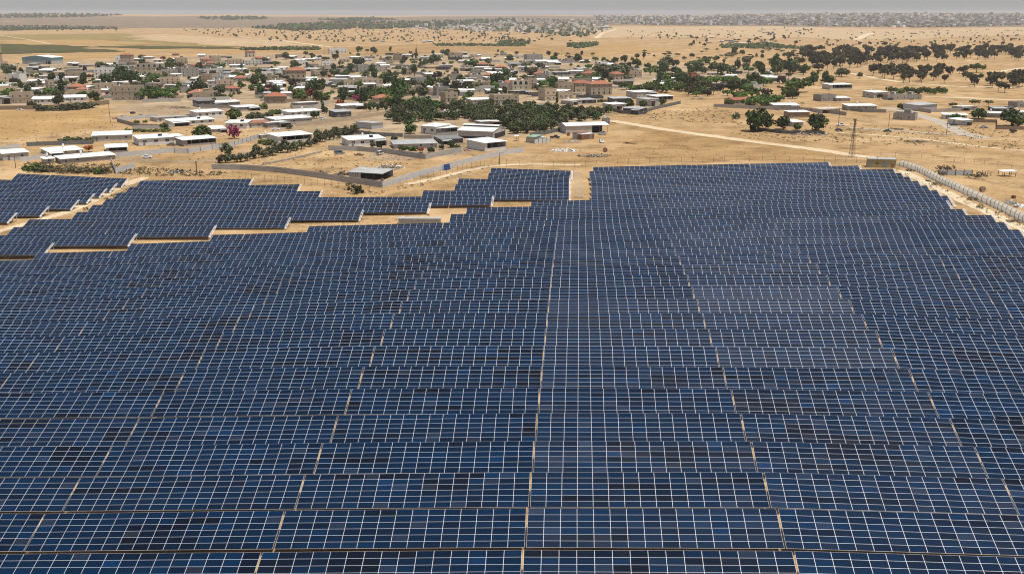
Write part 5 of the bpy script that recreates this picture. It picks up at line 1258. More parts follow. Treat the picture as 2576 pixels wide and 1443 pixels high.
# savanna of umbrella trees, the dark eucalyptus wood, loose groups in front of it
sav = sorted(scatter([(2560, 205), (2700, 206), (2900, 202), (3080, 195), (3100, 205), (3200, 205), (3190, 245), (2950, 252), (2720, 240), (2580, 228)], 64, 12, 51, pad=1), key=lambda p: to_s(p)[0])
for i, p in enumerate(sav): tree(tr_rnd.choice(('acacia', 'acacia', 'acacia', 'olive', 'round')), p, tr_rnd.uniform(.75, 1.35), None, tr_rnd.choice(('small acacia', 'flat-topped acacia', 'scattered acacia')), 'scattered trees of the savanna')
WOOD = [(3225, 208), (3360, 206), (3600, 210), (3830, 203), (4096, 200), (4120, 246), (3900, 243), (3700, 250), (3480, 268), (3380, 278), (3290, 278), (3180, 262), (3160, 240)]
wp = sorted(scatter(WOOD, 216, 7.5, 61, pad=0), key=lambda p: p.y)
per = 24
for b in range(0, len(wp), per):
    for i, p in enumerate(sorted(wp[b:b + per], key=lambda p: to_s(p)[0])):
        tree('euc', p, tr_rnd.uniform(1.25, 1.8), f'{ordinal(i)} eucalyptus from the left in the {ordinal(b // per)} line of the dark wood', None, 'eucalyptus trees of the dark wood')
for gi, (poly, n, nm_) in enumerate((([(3485, 290), (3700, 275), (3900, 300), (3900, 336), (3760, 342), (3620, 335), (3490, 312)], 44, 'front clump of the wood'), ([(3890, 320), (4110, 312), (4110, 372), (4000, 372), (3880, 345)], 22, 'right-edge clump'))):
    for i, p in enumerate(sorted(scatter(poly, n, 6.0, 71 + gi, pad=0), key=lambda p: to_s(p)[0])):
        tree('euc', p, tr_rnd.uniform(1.0, 1.45), f'{ordinal(i)} eucalyptus from the left in the {nm_}', None, 'eucalyptus trees in loose clumps')
# far single trees on the plain
for poly, n, ds in (([(1000, 124), (2000, 122), (2050, 165), (1600, 162), (1100, 172), (700, 130)], 62, 'far tree on the pale plain'), ([(3400, 170), (4096, 160), (4096, 200), (3400, 200)], 46, 'small tree beyond the dark wood'), ([(2600, 140), (3200, 140), (3200, 190), (2750, 190)], 52, 'far tree by the rear hamlet'),
                    ([(180, 112), (280, 108), (285, 125), (185, 128)], 12, 'far tall tree left of the fields'), ([(320, 112), (470, 110), (470, 124), (330, 124)], 16, 'far tree in the left tree line'), ([(3040, 118), (3250, 112), (3300, 150), (3080, 160)], 26, 'far tree on the right hillside'), ([(1700, 135), (2300, 135), (2300, 172), (1760, 168)], 34, 'far tree by the rear farm')):
    for p in scatter(poly, n, 16, len(ds) + n, pad=1): tree(tr_rnd.choice(('ragged', 'acacia', 'ragged', 'upright')), p, tr_rnd.uniform(.6, 1.4), None, ds, 'far trees on the plain')
# ------------------------------------------------------------------ cars
def car_meshes(kind):
    if kind == 'pickup': prof = [(-2.5,.35),(-2.5,.95),(-.6,.98),(-.45,1.0),(-.1,1.68),(.9,1.7),(1.45,1.08),(2.4,.95),(2.5,.4)]
    elif kind == 'van': prof = [(-2.3,.35),(-2.35,1.0),(-2.2,1.85),(.9,1.9),(1.6,1.1),(2.3,.95),(2.35,.4)]
    elif kind == 'hatch': prof = [(-1.9,.35),(-1.95,.85),(-1.7,1.42),(.4,1.5),(1.15,.98),(1.9,.82),(1.95,.35)]
    else: prof = [(-2.2,.35),(-2.25,.82),(-1.55,.95),(-1.0,1.42),(.35,1.45),(1.1,.95),(2.1,.80),(2.2,.38)]
    def inset(z): return .86 if z < 1.05 else .66
    mb = MB(); n = len(prof); l = [Vector((x, -inset(z), z)) for x, z in prof]; r = [Vector((x, inset(z), z)) for x, z in prof]
    mb.face(l, 0); mb.face(r[::-1], 0)
    for i in range(n): j = (i + 1) % n; mb.face([l[i], r[i], r[j], l[j]], 0)
    body = mb.mesh('body', ['metalwall'])
    g = MB(); zt = max(z for _, z in prof); xs_ = [x for x, z in prof if z > zt - .12]; x0, x1 = min(xs_), max(xs_)
    for s in (-1, 1): g.face([(x0 + .02, s * .70, zt - .1), (x1 - .02, s * .70, zt - .1), (x1 + .38, s * .84, 1.03), (x0 - .30, s * .84, 1.03)], 0)
    for (xa, za), (xb, zb) in zip(prof, prof[1:]):
        if (za > 1.2) != (zb > 1.2):
            d = Vector((xb - xa, 0, zb - za)).normalized(); nn = Vector((-d.z, 0, d.x)) * .015
            g.face([Vector((xa, -.62, za)) + nn + d * .06, Vector((xa, .62, za)) + nn + d * .06, Vector((xb, .62, zb)) + nn - d * .06, Vector((xb, -.62, zb)) + nn - d * .06], 0)
    w_ = MB(); w_.tube([(0, -.1, 0), (0, .1, 0)], .33, 12, 0); w_.tube([(0, -.11, 0), (0, .11, 0)], .17, 8, 1)
    return body, g.mesh('windows', ['carglass']), w_.mesh('wheel', ['tyre', 'metalwall']), (-1.35, 1.35) if kind in ('sedan', 'van') else (-1.5, 1.5) if kind == 'pickup' else (-1.15, 1.2)
CARS = {k: car_meshes(k) for k in ('sedan', 'hatch', 'pickup', 'van')}
def car(kind, tile, x, y, yaw, col, label):
    p = G(tile, x, y); body, gl, wh, ax = CARS[kind]
    t = empty('parked_car' if kind != 'pickup' else 'pickup_truck', (p.x, p.y, gridz(p.x, p.y) + .02), R(yaw)); tag(t, label, 'car' if kind != 'van' else 'van', 'parked cars')
    o = put('body', body, t); o.material_slots[0].link = 'OBJECT'; o.material_slots[0].material = PAINTS[col]
    put('windows', gl, t)
    for a in ax:
        for s in (-.78, .78): put('wheel', wh, t, (a, s, .33))
for a in [('sedan','T5',1378,660,8,'white','white saloon car on the dirt track beside the slatted fence'),('sedan','T5',1325,270,5,'silver','silver car beside scrap cars at the stubble field edge'),('hatch','T5',1775,270,-10,'white','white car left of the house with the chimney tank'),
 ('sedan','T5',1605,542,170,'grey','dark grey car in the yard of the long white bungalow'),('hatch','T5',1165,275,40,'cream','pale wrecked car among scrap at the stubble field edge'),('hatch','T5',1245,245,80,'black','black wrecked car above the scrap heap'),('van','T6',838,624,15,'grey','grey van standing in the bare walled yard'),
 ('van','T6',1218,628,70,'cream','cream truck cab parked against the slatted yard wall'),('sedan','T6',242,398,5,'white','white car behind the sheet fence on the track'),('hatch','T6',680,298,20,'white','white car in the shade beside the beige wall'),('hatch','T6',800,104,10,'white','white car parked on the street left of the grove'),('pickup','T6',905,106,5,'white','white pickup on the street left of the grove'),
 ('hatch','T7',950,515,-80,'white','small white car alone on the bare ground right of the containers'),('sedan','T7',958,440,5,'silver','silver car in the shade of the wide open barn'),('pickup','T7',515,472,-25,'black','black and white pickup left of the wide open barn'),
 ('sedan','T7',525,212,80,'silver','silver car parked behind the grove, leftmost of three'),('sedan','T7',585,210,10,'black','black car parked behind the grove'),('hatch','T7',752,232,-20,'white','white car at the top edge of the grove'),('sedan','T7',795,234,20,'cream','cream car at the top edge of the grove'),
 ('pickup','T8',852,358,5,'white','white pickup right of the three round dark trees'),('sedan','T8',836,408,10,'black','black wrecked car right of the three round dark trees'),('sedan','T8',1292,418,-15,'green','dark green car on the dry field left of the junction'),('sedan','T8',1915,358,-20,'green','dull green car beside the road junction'),
 ('sedan','T8',1125,92,5,'white','white car in front of the house at the foot of the wood'),('hatch','T8',1518,115,70,'silver','silver car in front of the rubble hut'),('hatch','T8',1322,116,10,'black','dark car in front of the long grey ruin'),('van','T1',1405,718,80,'white','white van in a lane of the rear village'),('hatch','T4',222,528,0,'white','white car far back near the savanna trees'),
 ('sedan','T8',2200,378,-20,'silver','silver car in the dark yard at the right'),('van','T4',795,838,0,'white','white van in front of the pale open hall')]: car(*a)

# ------------------------------------------------------------------ pylon and poles
p = G('T8', 957, 657); k = .42547 / 4 * mpp(p); H = 360 * k
t = empty('lattice_pylon', (p.x, p.y, gridz(p.x, p.y)), .3); tag(t, 'rusty brown lattice pylon with cross arms on the edge of the field', 'pylon')
mb = MB(); b0, b1 = .95, .22
def leg(u, z): w_ = b0 + (b1 - b0) * min(1, z / (H * .8)); return [Vector((sx * w_, sy * w_, z)) for sx, sy in ((-1, -1), (1, -1), (1, 1), (-1, 1))]
lv = [H * q for q in (-.03, .1, .2, .3, .4, .5, .59, .67, .75, .82, .89, .95, 1.0)]
for a, b in zip(lv, lv[1:]):
    A, B = leg(0, a), leg(0, b)
    for i in range(4):
        mb.tube([A[i], B[i]], .075, 4); mb.tube([A[i], B[(i + 1) % 4]], .04, 4); mb.tube([B[i], B[(i + 1) % 4]], .04, 4)
M['pylon'] = worn('dark_pylon_steel', (.055, .042, .034), (.085, .062, .048), .8, .7)
mb.build('lattice_tower', ['pylon'], t)
for f, x0, x1, pr in ((.975, -.9, .9, 2), (.87, -2.4, 1.0, 2), (.735, -3.8, 4.6, 4), (.56, -1.8, 2.2, 2)):
    b = MB(); z_ = H * f; b.box(x0, x1, -.09, .09, -.09, .09); b.tube([(x0, 0, 0), (0, 0, -.8)], .05, 4); b.tube([(x1, 0, 0), (0, 0, -.8)], .05, 4); o = b.build('cross_arm', ['pylon'], t); o.location = (0, 0, z_)
    for s, e in ((x0, 1), (x1, -1)):
        for q in range(pr):
            c = MB(); c.tube([(0, 0, .09), (0, 0, .75)], [.05, .09], 5); i_ = c.build('insulator', ['pole'], o); i_.location = (s + e * q * .45, 0, 0)
for i, (tt, x, y0, y1, ds) in enumerate((('T8',830,365,190,'thin power pole'),('T8',1303,365,222,'thin power pole'),('T8',1846,443,265,'dark power pole'),('T8',442,278,160,'thin power pole'),('T5',1845,815,690,'short thick lamp post'),('T5',148,752,625,'thin leaning pole'),('T6',2338,724,612,'slim lamp pole'),('T5',1035,335,135,'thin pole'),
     ('T4',1330,452,388,'far power pole'),('T4',886,462,405,'far power pole'),('T4',1820,402,352,'far power pole'),('T4',1998,384,330,'far power pole'),('T4',2014,378,322,'far power pole'),('T4',2200,362,310,'far power pole'),('T4',1602,445,376,'far power pole'),('T3',575,526,462,'power pole'),('T3',1356,490,445,'power pole'),('T2',1562,525,395,'tall power pole'),('T2',697,512,425,'power pole'),('T2',2245,485,440,'power pole'),('T6',985,80,-60,'street pole'),('T3',2300,880,780,'street pole'),('T1',1410,730,640,'street pole'))):
    p = G(tt, x, y0); h = (y0 - y1) * TILES[tt][2] / 4 * mpp(p)
    t = empty('power_pole' if 'power' in ds else 'street_pole', (p.x, p.y, gridz(p.x, p.y))); tag(t, place_label(ds, p), 'pole', 'poles along the roads and fields')
    b = MB(); b.tube([(0, 0, -.5), (0, 0, h)], [.17, .11] if 'thick' not in ds else [.28, .24], 6); b.build('mast', ['pole'], t)
    if 'power' in ds:
        b = MB(); b.box(-.9, .9, -.05, .05, h - .55, h - .42); b.build('cross_arm', ['pole'], t)
    elif 'lamp' in ds or 'street' in ds:
        b = MB(); b.box(-.15, .9, -.08, .08, h + .002, h + .10); b.build('lamp_head', ['steel'], t)

# ------------------------------------------------------------------ heaps, drums, tarpaulin and other loose things
def heap(label, tile, x, y, wpx, hpx, mats, n, long=1.0, name='debris_heap', cat='debris heap'):
    p = G(tile, x, y); k = TILES[tile][2] / 4 * mpp(p); wx = wpx * k / 2; h = max(.3, hpx * k); rr = random.Random(int(x * 3 + y)); mb = MB()
    for i in range(n):
        a, q = rr.uniform(0, 6.28), math.sqrt(rr.random()); x_, y_ = math.cos(a) * q * wx, math.sin(a) * q * wx * .7
        zt = h * (1 - q) * rr.uniform(.3, 1); mx = Matrix.Translation((x_, y_, zt)) @ Matrix.Rotation(rr.uniform(0, 3.14), 4, 'Z') @ Matrix.Rotation(rr.gauss(0, .35), 4, 'X') @ Matrix.Rotation(rr.gauss(0, .3), 4, 'Y')
        s = rr.uniform(.25, .7); mb.box(-s * long * 1.2, s * long * 1.2, -s * .5, s * .5, -s * .25, s * .2, rr.randrange(len(mats)), mx)
    o = mb.build(name, mats); o.location = (p.x, p.y, gridz(p.x, p.y)); tag(o, label, cat)
heap('loose pile of planks and white scrap in the bare walled yard','T6',1310,752,270,34,['wood','rubble','tank','wood'],150,2.2)
heap('low heap of brown branches left of the tin animal shelter','T6',665,795,110,26,['wood'],60,2.0)
heap('long pile of brown branches against the tin animal shelter','T6',860,815,150,30,['wood','pole'],80,2.0)
heap('scattered white sheets on the bare ground below the hangar yard','T7',610,590,300,12,['tank','lightwall'],60,2.4)
heap('dark burnt debris patch below the small white car','T7',880,640,300,16,['pole','wood','rubble'],130,1.6)
heap('pale rubble spread in front of the containers','T7',680,508,180,12,['rubble','lightwall'],90,.9)
heap('dark scrap heap in the sandy yard behind the stubble field','T5',1670,190,220,20,['pole','wood','rubble'],110,1.2)
heap('grey rubble heap at the edge of the stubble field','T5',190,212,110,22,['rubble','lightwall'],60,.9)
heap('grey rubble and scrap heap beside the thick lamp post','T5',1660,790,180,36,['rubble','lightwall','leaf_dark'],90,1.0)
heap('scrap heap beside the wrecked cars','T5',1110,290,120,22,['pole','rust','lightwall'],60,1.2)
heap('sandy rubble mounds at the right end of the village','T7',1860,108,180,28,['rubble'],70,1.2)
heap('patchwork of scrap boards right of the three round dark trees','T8',560,438,330,26,['rubble','lightwall','wood','rust'],110,1.6)
heap('dark twisted scrap in front of the yard wall','T6',1020,632,80,16,['rust','pole'],36,1.4)
heap('pile of boxes and toys left of the wide open shed','T6',2030,592,90,22,['rubble','redwall','lightwall'],40,.9)
heap('line of dark cut scrub on the dry field','T8',1560,508,230,10,['pole','wood'],70,1.8)
heap('dark logs and boxes behind the dark green car','T8',1360,392,170,16,['darkwall','wood'],36,1.4)
heap('corrugated grey sheets stacked on sand at the right edge','R5',2440,440,110,30,['metalwall','lightwall'],20,2.6,'sheet_stack','sheet stack')
heap('white broken sheets right of the corrugated stack','R5',2540,470,90,20,['tank','lightwall'],22,2.2)
heap('earth mound with stones inside the tin animal shelter yard','T6',1230,880,110,30,['rubble','wood'],70,.9)
def drum(label, tile, x, y, r, w_, mat, name, cat, yaw=0.0, flat=False):
    p = G(tile, x, y); mb = MB()
    if flat: mb.tube([(0, 0, 0), (0, 0, w_)], r, 14)
    else:
        mb.tube([(0, -w_/2, r), (0, -w_/2 + .12, r)], r, 18); mb.tube([(0, w_/2 - .12, r), (0, w_/2, r)], r, 18); mb.tube([(0, -w_/2 + .12, r), (0, w_/2 - .12, r)], r * .62, 12)
    o = mb.build(name, [mat]); o.location = (p.x, p.y, gridz(p.x, p.y)); o.rotation_euler = (0, 0, yaw); tag(o, label, cat)
drum('upright brown wooden cable drum alone on the bare ground','T7',985,602,1.0,1.0,'rust','cable_drum','cable drum',.15)
drum('rusty drum leaning at the left end of the wide open barn','T7',640,452,1.0,.5,'rust','cable_drum','cable drum',.5)
for i, (x, y) in enumerate(((2110, 655), (2140, 655), (2172, 650))):
    p = G('T6', x, y); mb = MB(); mb.tube([(0, -.6, .65), (0, .6, .65)], .65, 14); o = mb.build('straw_bale', ['hay']); o.location = (p.x, p.y, gridz(p.x, p.y)); o.rotation_euler = (0, 0, .9 + i * .2)
    tag(o, ('left', 'middle', 'right')[i] + ' one of three round straw bales behind the pale slatted wall', 'straw bale', 'round straw bales')
drum('dark round concrete ring on sand between two patches of scrub','R5',1612,212,.75,.7,'block','concrete_ring','concrete ring',0,True)
drum('open wooden cable drum on sand right of the screen fence','R5',2155,315,.9,1.2,'wood','cable_drum','cable drum',.2)
drum('small rusty drum near the corrugated stack','R5',2470,382,.7,1.0,'rust','oil_drum','drum',0,True)
a, b_ = G('T6', 1812, 776), G('T6', 1868, 764)
mb = MB(); n_ = 8
for s in (0, .05):
    for i in range(n_):
        for j_ in range(5):
            def q(i, j): f = i / n_; z_ = 2.42 - j * .5; bulge = -.16 - .10 * math.sin(i * 2.1 + j) - (.5 * (j / 5) ** 2) - s; return Vector((f * (b_ - a).length, bulge, z_))
            mb.face([q(i, j_), q(i + 1, j_), q(i + 1, j_ + 1), q(i, j_ + 1)])
o = mb.build('tarpaulin', ['sack'], None, True); o.location = (a.x, a.y, gridz(a.x, a.y)); o.rotation_euler = (0, 0, math.atan2(b_.y - a.y, b_.x - a.x)); tag(o, 'dark blue tarpaulin hanging over the pale slatted wall', 'tarpaulin')
def frame_shelter(label, tile, x0, y0, x1, y1, hpx, roof, name='frame_shelter'):
    a, b_ = G(tile, x0, y0), G(tile, x1, y1); L_ = (b_ - a).length; h = hpx * TILES[tile][2] / 4 * mpp(a); m_ = (a + b_) / 2
    t = empty(name, (m_.x, m_.y, gridz(m_.x, m_.y)), math.atan2(b_.y - a.y, b_.x - a.x)); tag(t, label, 'shelter')
    for x_ in (-L_/2, 0, L_/2):
        for y_ in (0, 2.4):
            b = MB(); b.box(-.08, .08, -.08, .08, -.3, h); o = b.build('post', ['pole'], t); o.location = (x_, y_, 0)
    b = MB(); b.box(-L_/2, L_/2, -.05, .05, h * .5, h * .56); b.build('rail', ['pole'], t)
    if roof:
        b = MB(); b.slab([(-L_/2 - .3, -.4, h + .12), (L_/2 + .3, -.4, h + .12), (L_/2 + .3, 2.8, h + .3), (-L_/2 - .3, 2.8, h + .3)], .1); b.build('roof', ['white_roof'], t)
frame_shelter('open pole shelter with a pale roof sheet at the right edge','R5',2360,165,2490,168,55,True)
frame_shelter('bare wooden gate frame on the sand beside dry scrub','R5',2130,155,2240,162,48,False,'gate_frame')
frame_shelter('little tank stand on posts behind the green-roofed hut','T7',140,502,172,502,48,True,'tank_stand')

# ------------------------------------------------------------------ fields, tracks and roads
patch('stubble_field', [('T5',-200,240),('T5',250,222),('T5',600,232),('T5',850,212),('T5',1020,190),('T5',1034,350),('T5',700,405),('T5',350,445),('T5',-200,510)], 'gold')
patch('village_ground', [('S',0,255),('S',400,240),('S',1000,218),('S',1900,208),('S',2350,235),('S',2600,258),('S',3100,268),('S',3240,320),('S',2900,350),('S',2640,345),('S',2420,395),('S',2380,520),('S',2050,545),('S',1900,620),('S',1500,640),('S',1300,560),('S',1000,500),('S',750,470),('S',450,440),('S',440,400),('S',0,430)], 'dirt', .015)
patch('far_steppe', [('S',-200,66),('S',1000,66),('S',2000,64),('S',3000,64),('S',4300,60),('S',4300,108),('S',3300,108),('S',2500,100),('S',2000,110),('S',1300,110),('S',700,112),('S',-200,108)], 'steppe', .35)
patch('brown_field', [('T7',1040,318),('T7',1500,392),('T7',2000,462),('T7',2576,540),('T8',300,546),('T8',600,584),('T8',1000,642),('T8',1000,690),('T7',2500,686),('T7',1500,690),('T7',700,700),('T7',420,690),('T7',800,655),('T7',1040,610),('T7',1100,560),('T7',1240,500),('T7',1330,440),('T7',1200,370)], 'brown', .03)
patch('rear_brown_field', [('T2',500,470),('T2',1000,440),('T2',1700,408),('T2',2576,402),('T3',640,440),('T3',860,500),('T3',850,525),('T3',100,480),('T2',1800,500),('T2',900,520),('T2',450,500)], 'brown', .08)
patch('ochre_field', [('T3',900,412),('T3',1300,405),('T3',1560,470),('T3',1300,488),('T3',900,524),('T3',860,520)], 'gold', .08)
patch('pale_stubble_field', [('T1',1230,336),('T1',1500,320),('T1',2000,345),('T1',2576,378),('T2',520,418),('T2',300,436),('T1',2200,430),('T1',1700,395),('T1',1380,372)], 'pale', .10)
patch('far_olive_field', [('T1',-60,328),('T1',480,318),('T1',1240,312),('T1',1230,340),('T1',1400,378),('T1',1800,402),('T1',2200,434),('T1',1000,426),('T1',-60,408)], 'olivefield', .08)
patch('golden_strip_field', [('T1',-60,380),('T1',600,372),('T1',1200,385),('T1',1500,410),('T1',700,422),('T1',-60,404)], 'gold', .13)
patch('dark_green_field', [('T1',-60,408),('T1',520,420),('T1',860,438),('T1',1110,486),('T1',800,492),('T1',300,496),('T1',-60,508)], 'greenfield', .16)
patch('green_strip_field', [('T1',850,430),('T1',1600,432),('T1',2150,436),('T1',2390,452),('T1',1900,458),('T1',1250,454),('T1',900,440)], 'greenfield', .20)
patch('rear_golden_field', [('T1',600,500),('T1',1120,490),('T1',940,446),('T1',1250,458),('T1',2300,464),('T2',500,480),('T1',2200,500),('T1',1300,480),('T1',1100,520),('T1',600,560)], 'gold', .07)
patch('left_plantation', [('T1',-60,246),('T1',700,250),('T1',1100,258),('T1',1100,268),('T1',500,276),('T1',-60,290)], 'greenfield', .1)
patch('pale_hillside', [('T3',640,262),('T3',1000,250),('T3',1800,250),('T3',2576,236),('T4',1000,270),('T4',1700,280),('T4',2700,240),('T4',2700,330),('T4',1700,360),('T4',1000,385),('T4',500,350),('T3',2400,360),('T3',1500,345),('T3',900,360)], 'pale', .25)
strip('pale_track', [('T7',1030,308),('T7',1250,342),('T7',1500,386),('T7',2000,456),('T7',2576,532),('T8',300,540),('T8',600,578),('T8',900,622),('T8',1200,662)], 8, 'track', .07)
strip('village_road', [('T8',1255,186),('T8',1450,222),('T8',1700,290),('T8',1850,350),('T8',2000,432),('T8',2230,478)], 9, 'asphalt', .06, .05)
strip('side_road', [('T8',905,375),('T8',1200,392),('T8',1550,415),('T8',1860,440),('T8',2010,446)], 5, 'asphalt', .09, .05)
strip('field_path', [('T8',2700,600),('T8',2300,570),('T8',1900,520),('T8',1500,470),('T8',1100,440),('T8',800,420)], 3.5, 'track', .05, .3)
strip('rear_path', [('T8',1640,88),('T8',2000,92),('T8',2300,110),('T8',2700,120)], 7, 'track', .06, .2)
strip('wood_path', [('T4',2250,770),('T4',2290,720),('T4',2400,660),('T4',2700,620)], 7, 'track', .07, .2)
strip('wood_track', [('T4',900,680),('T4',1400,770),('T4',1900,810),('T4',2700,830)], 8, 'track', .06, .3)
strip('yard_track', [('T5',1100,665),('T5',1500,692),('T5',1950,690),('T5',2200,640),('T5',2500,560),('T6',620,410),('T6',700,380),('T6',1000,320),('T6',1330,262)], 8, 'dirt', .06, .25)
strip('array_track', [('L1',-100,730),('L1',200,640),('L1',600,545),('L1',900,420),('L1',1150,290),('L1',1340,200),('L1',1500,150)], 4.5, 'track', .06, .25)
strip('array_lane', [('L3',1570,170),('L3',1580,300),('L3',1590,440)], 3.0, 'dirt', .06, .3)
strip('service_track', [('L3',-200,300),('L3',200,220),('L3',600,120),('L3',1000,90),('L3',1600,100)], 4, 'track', .06, .3)
strip('fence_track', [('R5',1330,100),('R5',1600,230),('R5',1900,380),('R5',2300,560),('R5',2700,760)], 4, 'track', .06, .2)
strip('far_track', [('T3',900,360),('T3',960,310),('T3',1100,270)], 14, 'track', .4, .2)
strip('far_white_track', [('T2',-100,345),('T2',250,372),('T2',540,412),('T2',760,440)], 12, 'track', .2, .2)
strip('quarry_track', [('T4',1000,375),('T4',1080,330),('T4',1150,310),('T4',1400,318)], 26, 'track', .5, .4)
strip('field_edge_path', [('T1',0,330),('T1',250,368),('T1',480,412)], 6, 'track', .22, .2)

# ------------------------------------------------------------------ what is too far to be counted
rr = random.Random(404)
def far_boxes(name, poly, n, wmin, wmax, hmin, hmax, mats):
    mb = MB(); k = 0
    x0, x1 = min(q[0] for q in poly), max(q[0] for q in poly); y0, y1 = min(q[1] for q in poly), max(q[1] for q in poly)
    while k < n:
        sx, sy = rr.uniform(x0, x1), rr.uniform(y0, y1)
        if not inpoly(sx, sy, poly): continue
        p = G('S', sx, sy); k += 1; w_, d, h = rr.uniform(wmin, wmax), rr.uniform(wmin, wmax), rr.uniform(hmin, hmax) * (2.2 if rr.random() < .06 else 1)
        mb.box(-w_/2, w_/2, -d/2, d/2, -3, h, rr.randrange(len(mats)), Matrix.Translation((p.x, p.y, gridz(p.x, p.y))) @ Matrix.Rotation(rr.uniform(-.5, .5), 4, 'Z'))
    o = mb.build(name, mats); stuff(o); o['label'] = 'hazy town of pale houses along the horizon'; return o
def far_leaves(name, polys, size, label, mats):
    mb = MB()
    for poly, n, hz in polys:
        x0, x1 = min(q[0] for q in poly), max(q[0] for q in poly); y0, y1 = min(q[1] for q in poly), max(q[1] for q in poly); k = 0
        while k < n:
            sx, sy = rr.uniform(x0, x1), rr.uniform(y0, y1)
            if not inpoly(sx, sy, poly): continue
            p = G('S', sx, sy); k += 1; z0 = gridz(p.x, p.y); r_ = size * rr.uniform(.5, 1.3); tn = rr.uniform(.1, .7); mi = rr.randrange(len(mats))
            for _ in range(16):
                d = Vector((rr.gauss(0, 1), rr.gauss(0, 1), rr.gauss(0, .8))).normalized() * r_ * rr.uniform(.4, 1)
                c = Vector((p.x, p.y, z0 + r_ * hz)) + d; a = Vector((rr.gauss(0, 1), rr.gauss(0, 1), rr.gauss(0, 1))).normalized(); b = a.orthogonal().normalized(); s = r_ * .55
                mb.face([c - a * s, c - b * s, c + a * s, c + b * s], mi, min(1, max(.01, tn + rr.gauss(0, .15))))
    o = mb.build(name, mats); stuff(o); o['label'] = label; return o
TOWN = [(2360, 60), (2700, 64), (3050, 56), (3500, 54), (4140, 53), (4140, 100), (3700, 112), (3350, 106), (3000, 100), (2700, 102), (2420, 96)]
far_boxes('distant_town', TOWN, 2300, 9, 24, 4, 11, ['lightwall', 'whitewall', 'stone', 'white_roof', 'flat_roof', 'block'])
far_boxes('distant_suburb', [(1500, 108), (1800, 88), (2050, 76), (2420, 78), (2440, 118), (2280, 135), (2040, 128), (1760, 122)], 620, 9, 20, 3, 8, ['lightwall', 'whitewall', 'stone', 'white_roof'])
far_leaves('distant_woodland', [([(1000, 112), (1150, 100), (1400, 86), (1700, 88), (2050, 76), (2060, 84), (1760, 108), (1480, 118), (1180, 124)], 900, .6), ([(1240, 79), (1500, 72), (1600, 80), (1420, 86)], 200, .6), ([(-40, 58), (260, 54), (520, 60), (300, 70), (-40, 72)], 420, .5), ([(790, 72), (900, 66), (1080, 70), (1060, 78), (830, 80)], 160, .5)], 7.5, 'grey-green woods in haze below the horizon', ['leaf_dark', 'leaf_euc'])
far_leaves('town_greenery', [(TOWN, 1700, .7), ([(1500, 108), (1800, 88), (2050, 76), (2420, 78), (2440, 118), (2330, 150), (2040, 128), (1760, 122)], 520, .7), ([(2020, 50), (2420, 54), (3000, 52), (4100, 50), (4100, 56), (2400, 62), (2020, 58)], 200, .6)], 5.5, 'dark trees between the houses of the hazy town', ['leaf_dark', 'leaf_olive'])
far_leaves('left_plantation_trees', [([(-40, 102), (280, 104), (470, 108), (470, 116), (230, 118), (-40, 124)], 520, .5)], 3.0, 'dark plantation strip behind the left fields', ['leaf_dark'])
far_leaves('orchard_rows', [([(2270, 176), (2390, 170), (2390, 182), (2320, 194), (2268, 188)], 260, .6), ([(2880, 182), (3100, 178), (3140, 186), (3320, 196), (3100, 196), (2890, 192)], 420, .7), ([(960, 196), (1280, 192), (1280, 200), (960, 202)], 300, .5), ([(1730, 176), (2100, 178), (2100, 186), (1740, 184)], 240, .5), ([(1980, 166), (2120, 158), (2120, 176), (1990, 178)], 130, .8)], 2.6, 'dark hedges and orchard strips between the far fields', ['leaf_dark', 'leaf_olive'])
far_leaves('plain_scrub', [([(700, 118), (1100, 110), (2050, 130), (2050, 165), (1300, 168), (980, 150), (740, 132)], 300, .7), ([(3250, 130), (4096, 115), (4096, 170), (3300, 190)], 130, .6), ([(2500, 120), (3000, 120), (3000, 150), (2500, 160)], 60, .6)], 2.6, 'dots of scrub on the far plain', ['leaf_olive', 'leaf_acacia'])
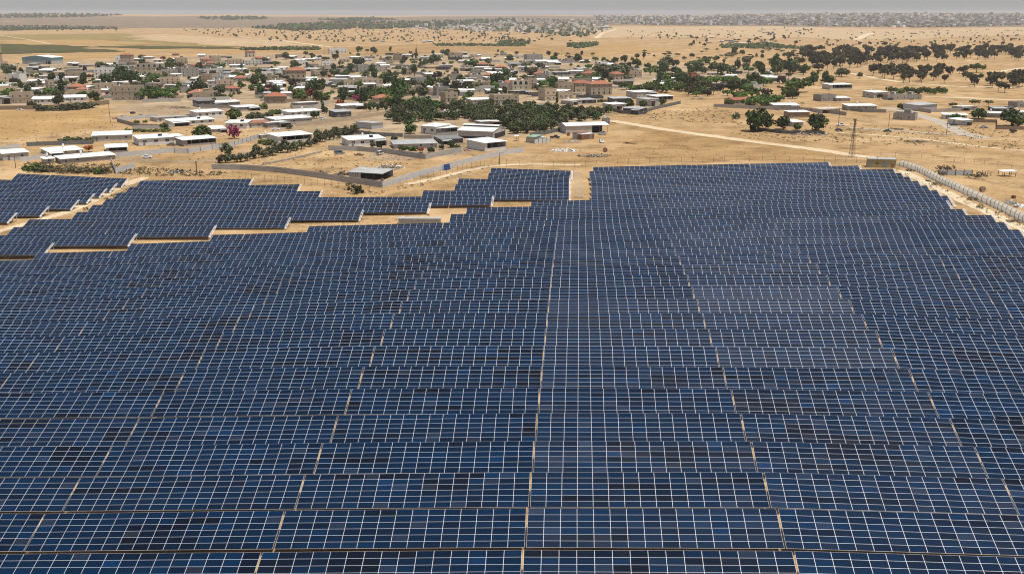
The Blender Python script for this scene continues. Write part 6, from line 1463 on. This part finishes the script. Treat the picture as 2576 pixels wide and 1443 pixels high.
# weeds along the fences and tracks near the array
mb = MB()
def weeds(poly, n, size):
    for _ in range(n * 4):
        x0, x1 = min(q[0] for q in poly), max(q[0] for q in poly); y0, y1 = min(q[1] for q in poly), max(q[1] for q in poly)
        sx, sy = rr.uniform(x0, x1), rr.uniform(y0, y1)
        if not inpoly(sx, sy, poly) or rr.random() > .25: continue
        p = G('S', sx, sy); r_ = size * rr.uniform(.5, 1.5); z0 = gridz(p.x, p.y)
        for _ in range(9):
            d = Vector((rr.gauss(0, 1), rr.gauss(0, 1), abs(rr.gauss(0, .6)))) * r_ * .6; c = Vector((p.x, p.y, z0)) + d
            a = Vector((rr.gauss(0, 1), rr.gauss(0, 1), rr.gauss(0, 1))).normalized() * r_ * .4; b = a.orthogonal().normalized() * r_ * .3
            mb.face([c - a, c - b, c + a, c + b], rr.randrange(2), rr.random())
weeds([(100, 650), (400, 655), (760, 680), (900, 690), (900, 705), (500, 702), (100, 690)], 858, 0.57)
weeds([(560, 730), (600, 720), (470, 790), (350, 850), (300, 850), (430, 790)], 312, 0.52)
weeds([(1300, 735), (1500, 765), (1700, 722), (1950, 660), (1960, 668), (1700, 740), (1500, 780), (1300, 750)], 572, 0.40)
weeds([(3590, 670), (3700, 720), (3900, 800), (4096, 890), (4096, 920), (3860, 810), (3640, 710), (3580, 680)], 624, 0.52)
weeds([(2900, 520), (3900, 500), (4096, 540), (4096, 600), (3300, 570), (3000, 560)], 676, 0.57)
weeds([(2420, 455), (2900, 430), (2980, 500), (2600, 480)], 416, 0.57)
weeds([(0, 980), (600, 860), (620, 872), (100, 1020), (0, 1040)], 234, 0.46)
weeds([(500, 1060), (1100, 930), (1600, 850), (1800, 850), (1500, 900), (900, 960)], 312, 0.40)
weeds([(450, 440), (1000, 420), (1500, 520), (1900, 620), (1300, 700), (900, 680), (560, 600), (430, 520)], 700, .4)
weeds([(1020, 640), (1560, 600), (1640, 660), (1480, 720), (1250, 700)], 240, .3)
weeds([(0, 470), (420, 440), (430, 560), (0, 600)], 260, .35)
weeds([(2450, 500), (2900, 560), (3400, 610), (2900, 640), (2420, 630)], 300, .3)
o = mb.build('dry_weeds', ['leaf_dry', 'leaf_olive']); stuff(o); o['label'] = 'dry weeds along the fences and tracks'
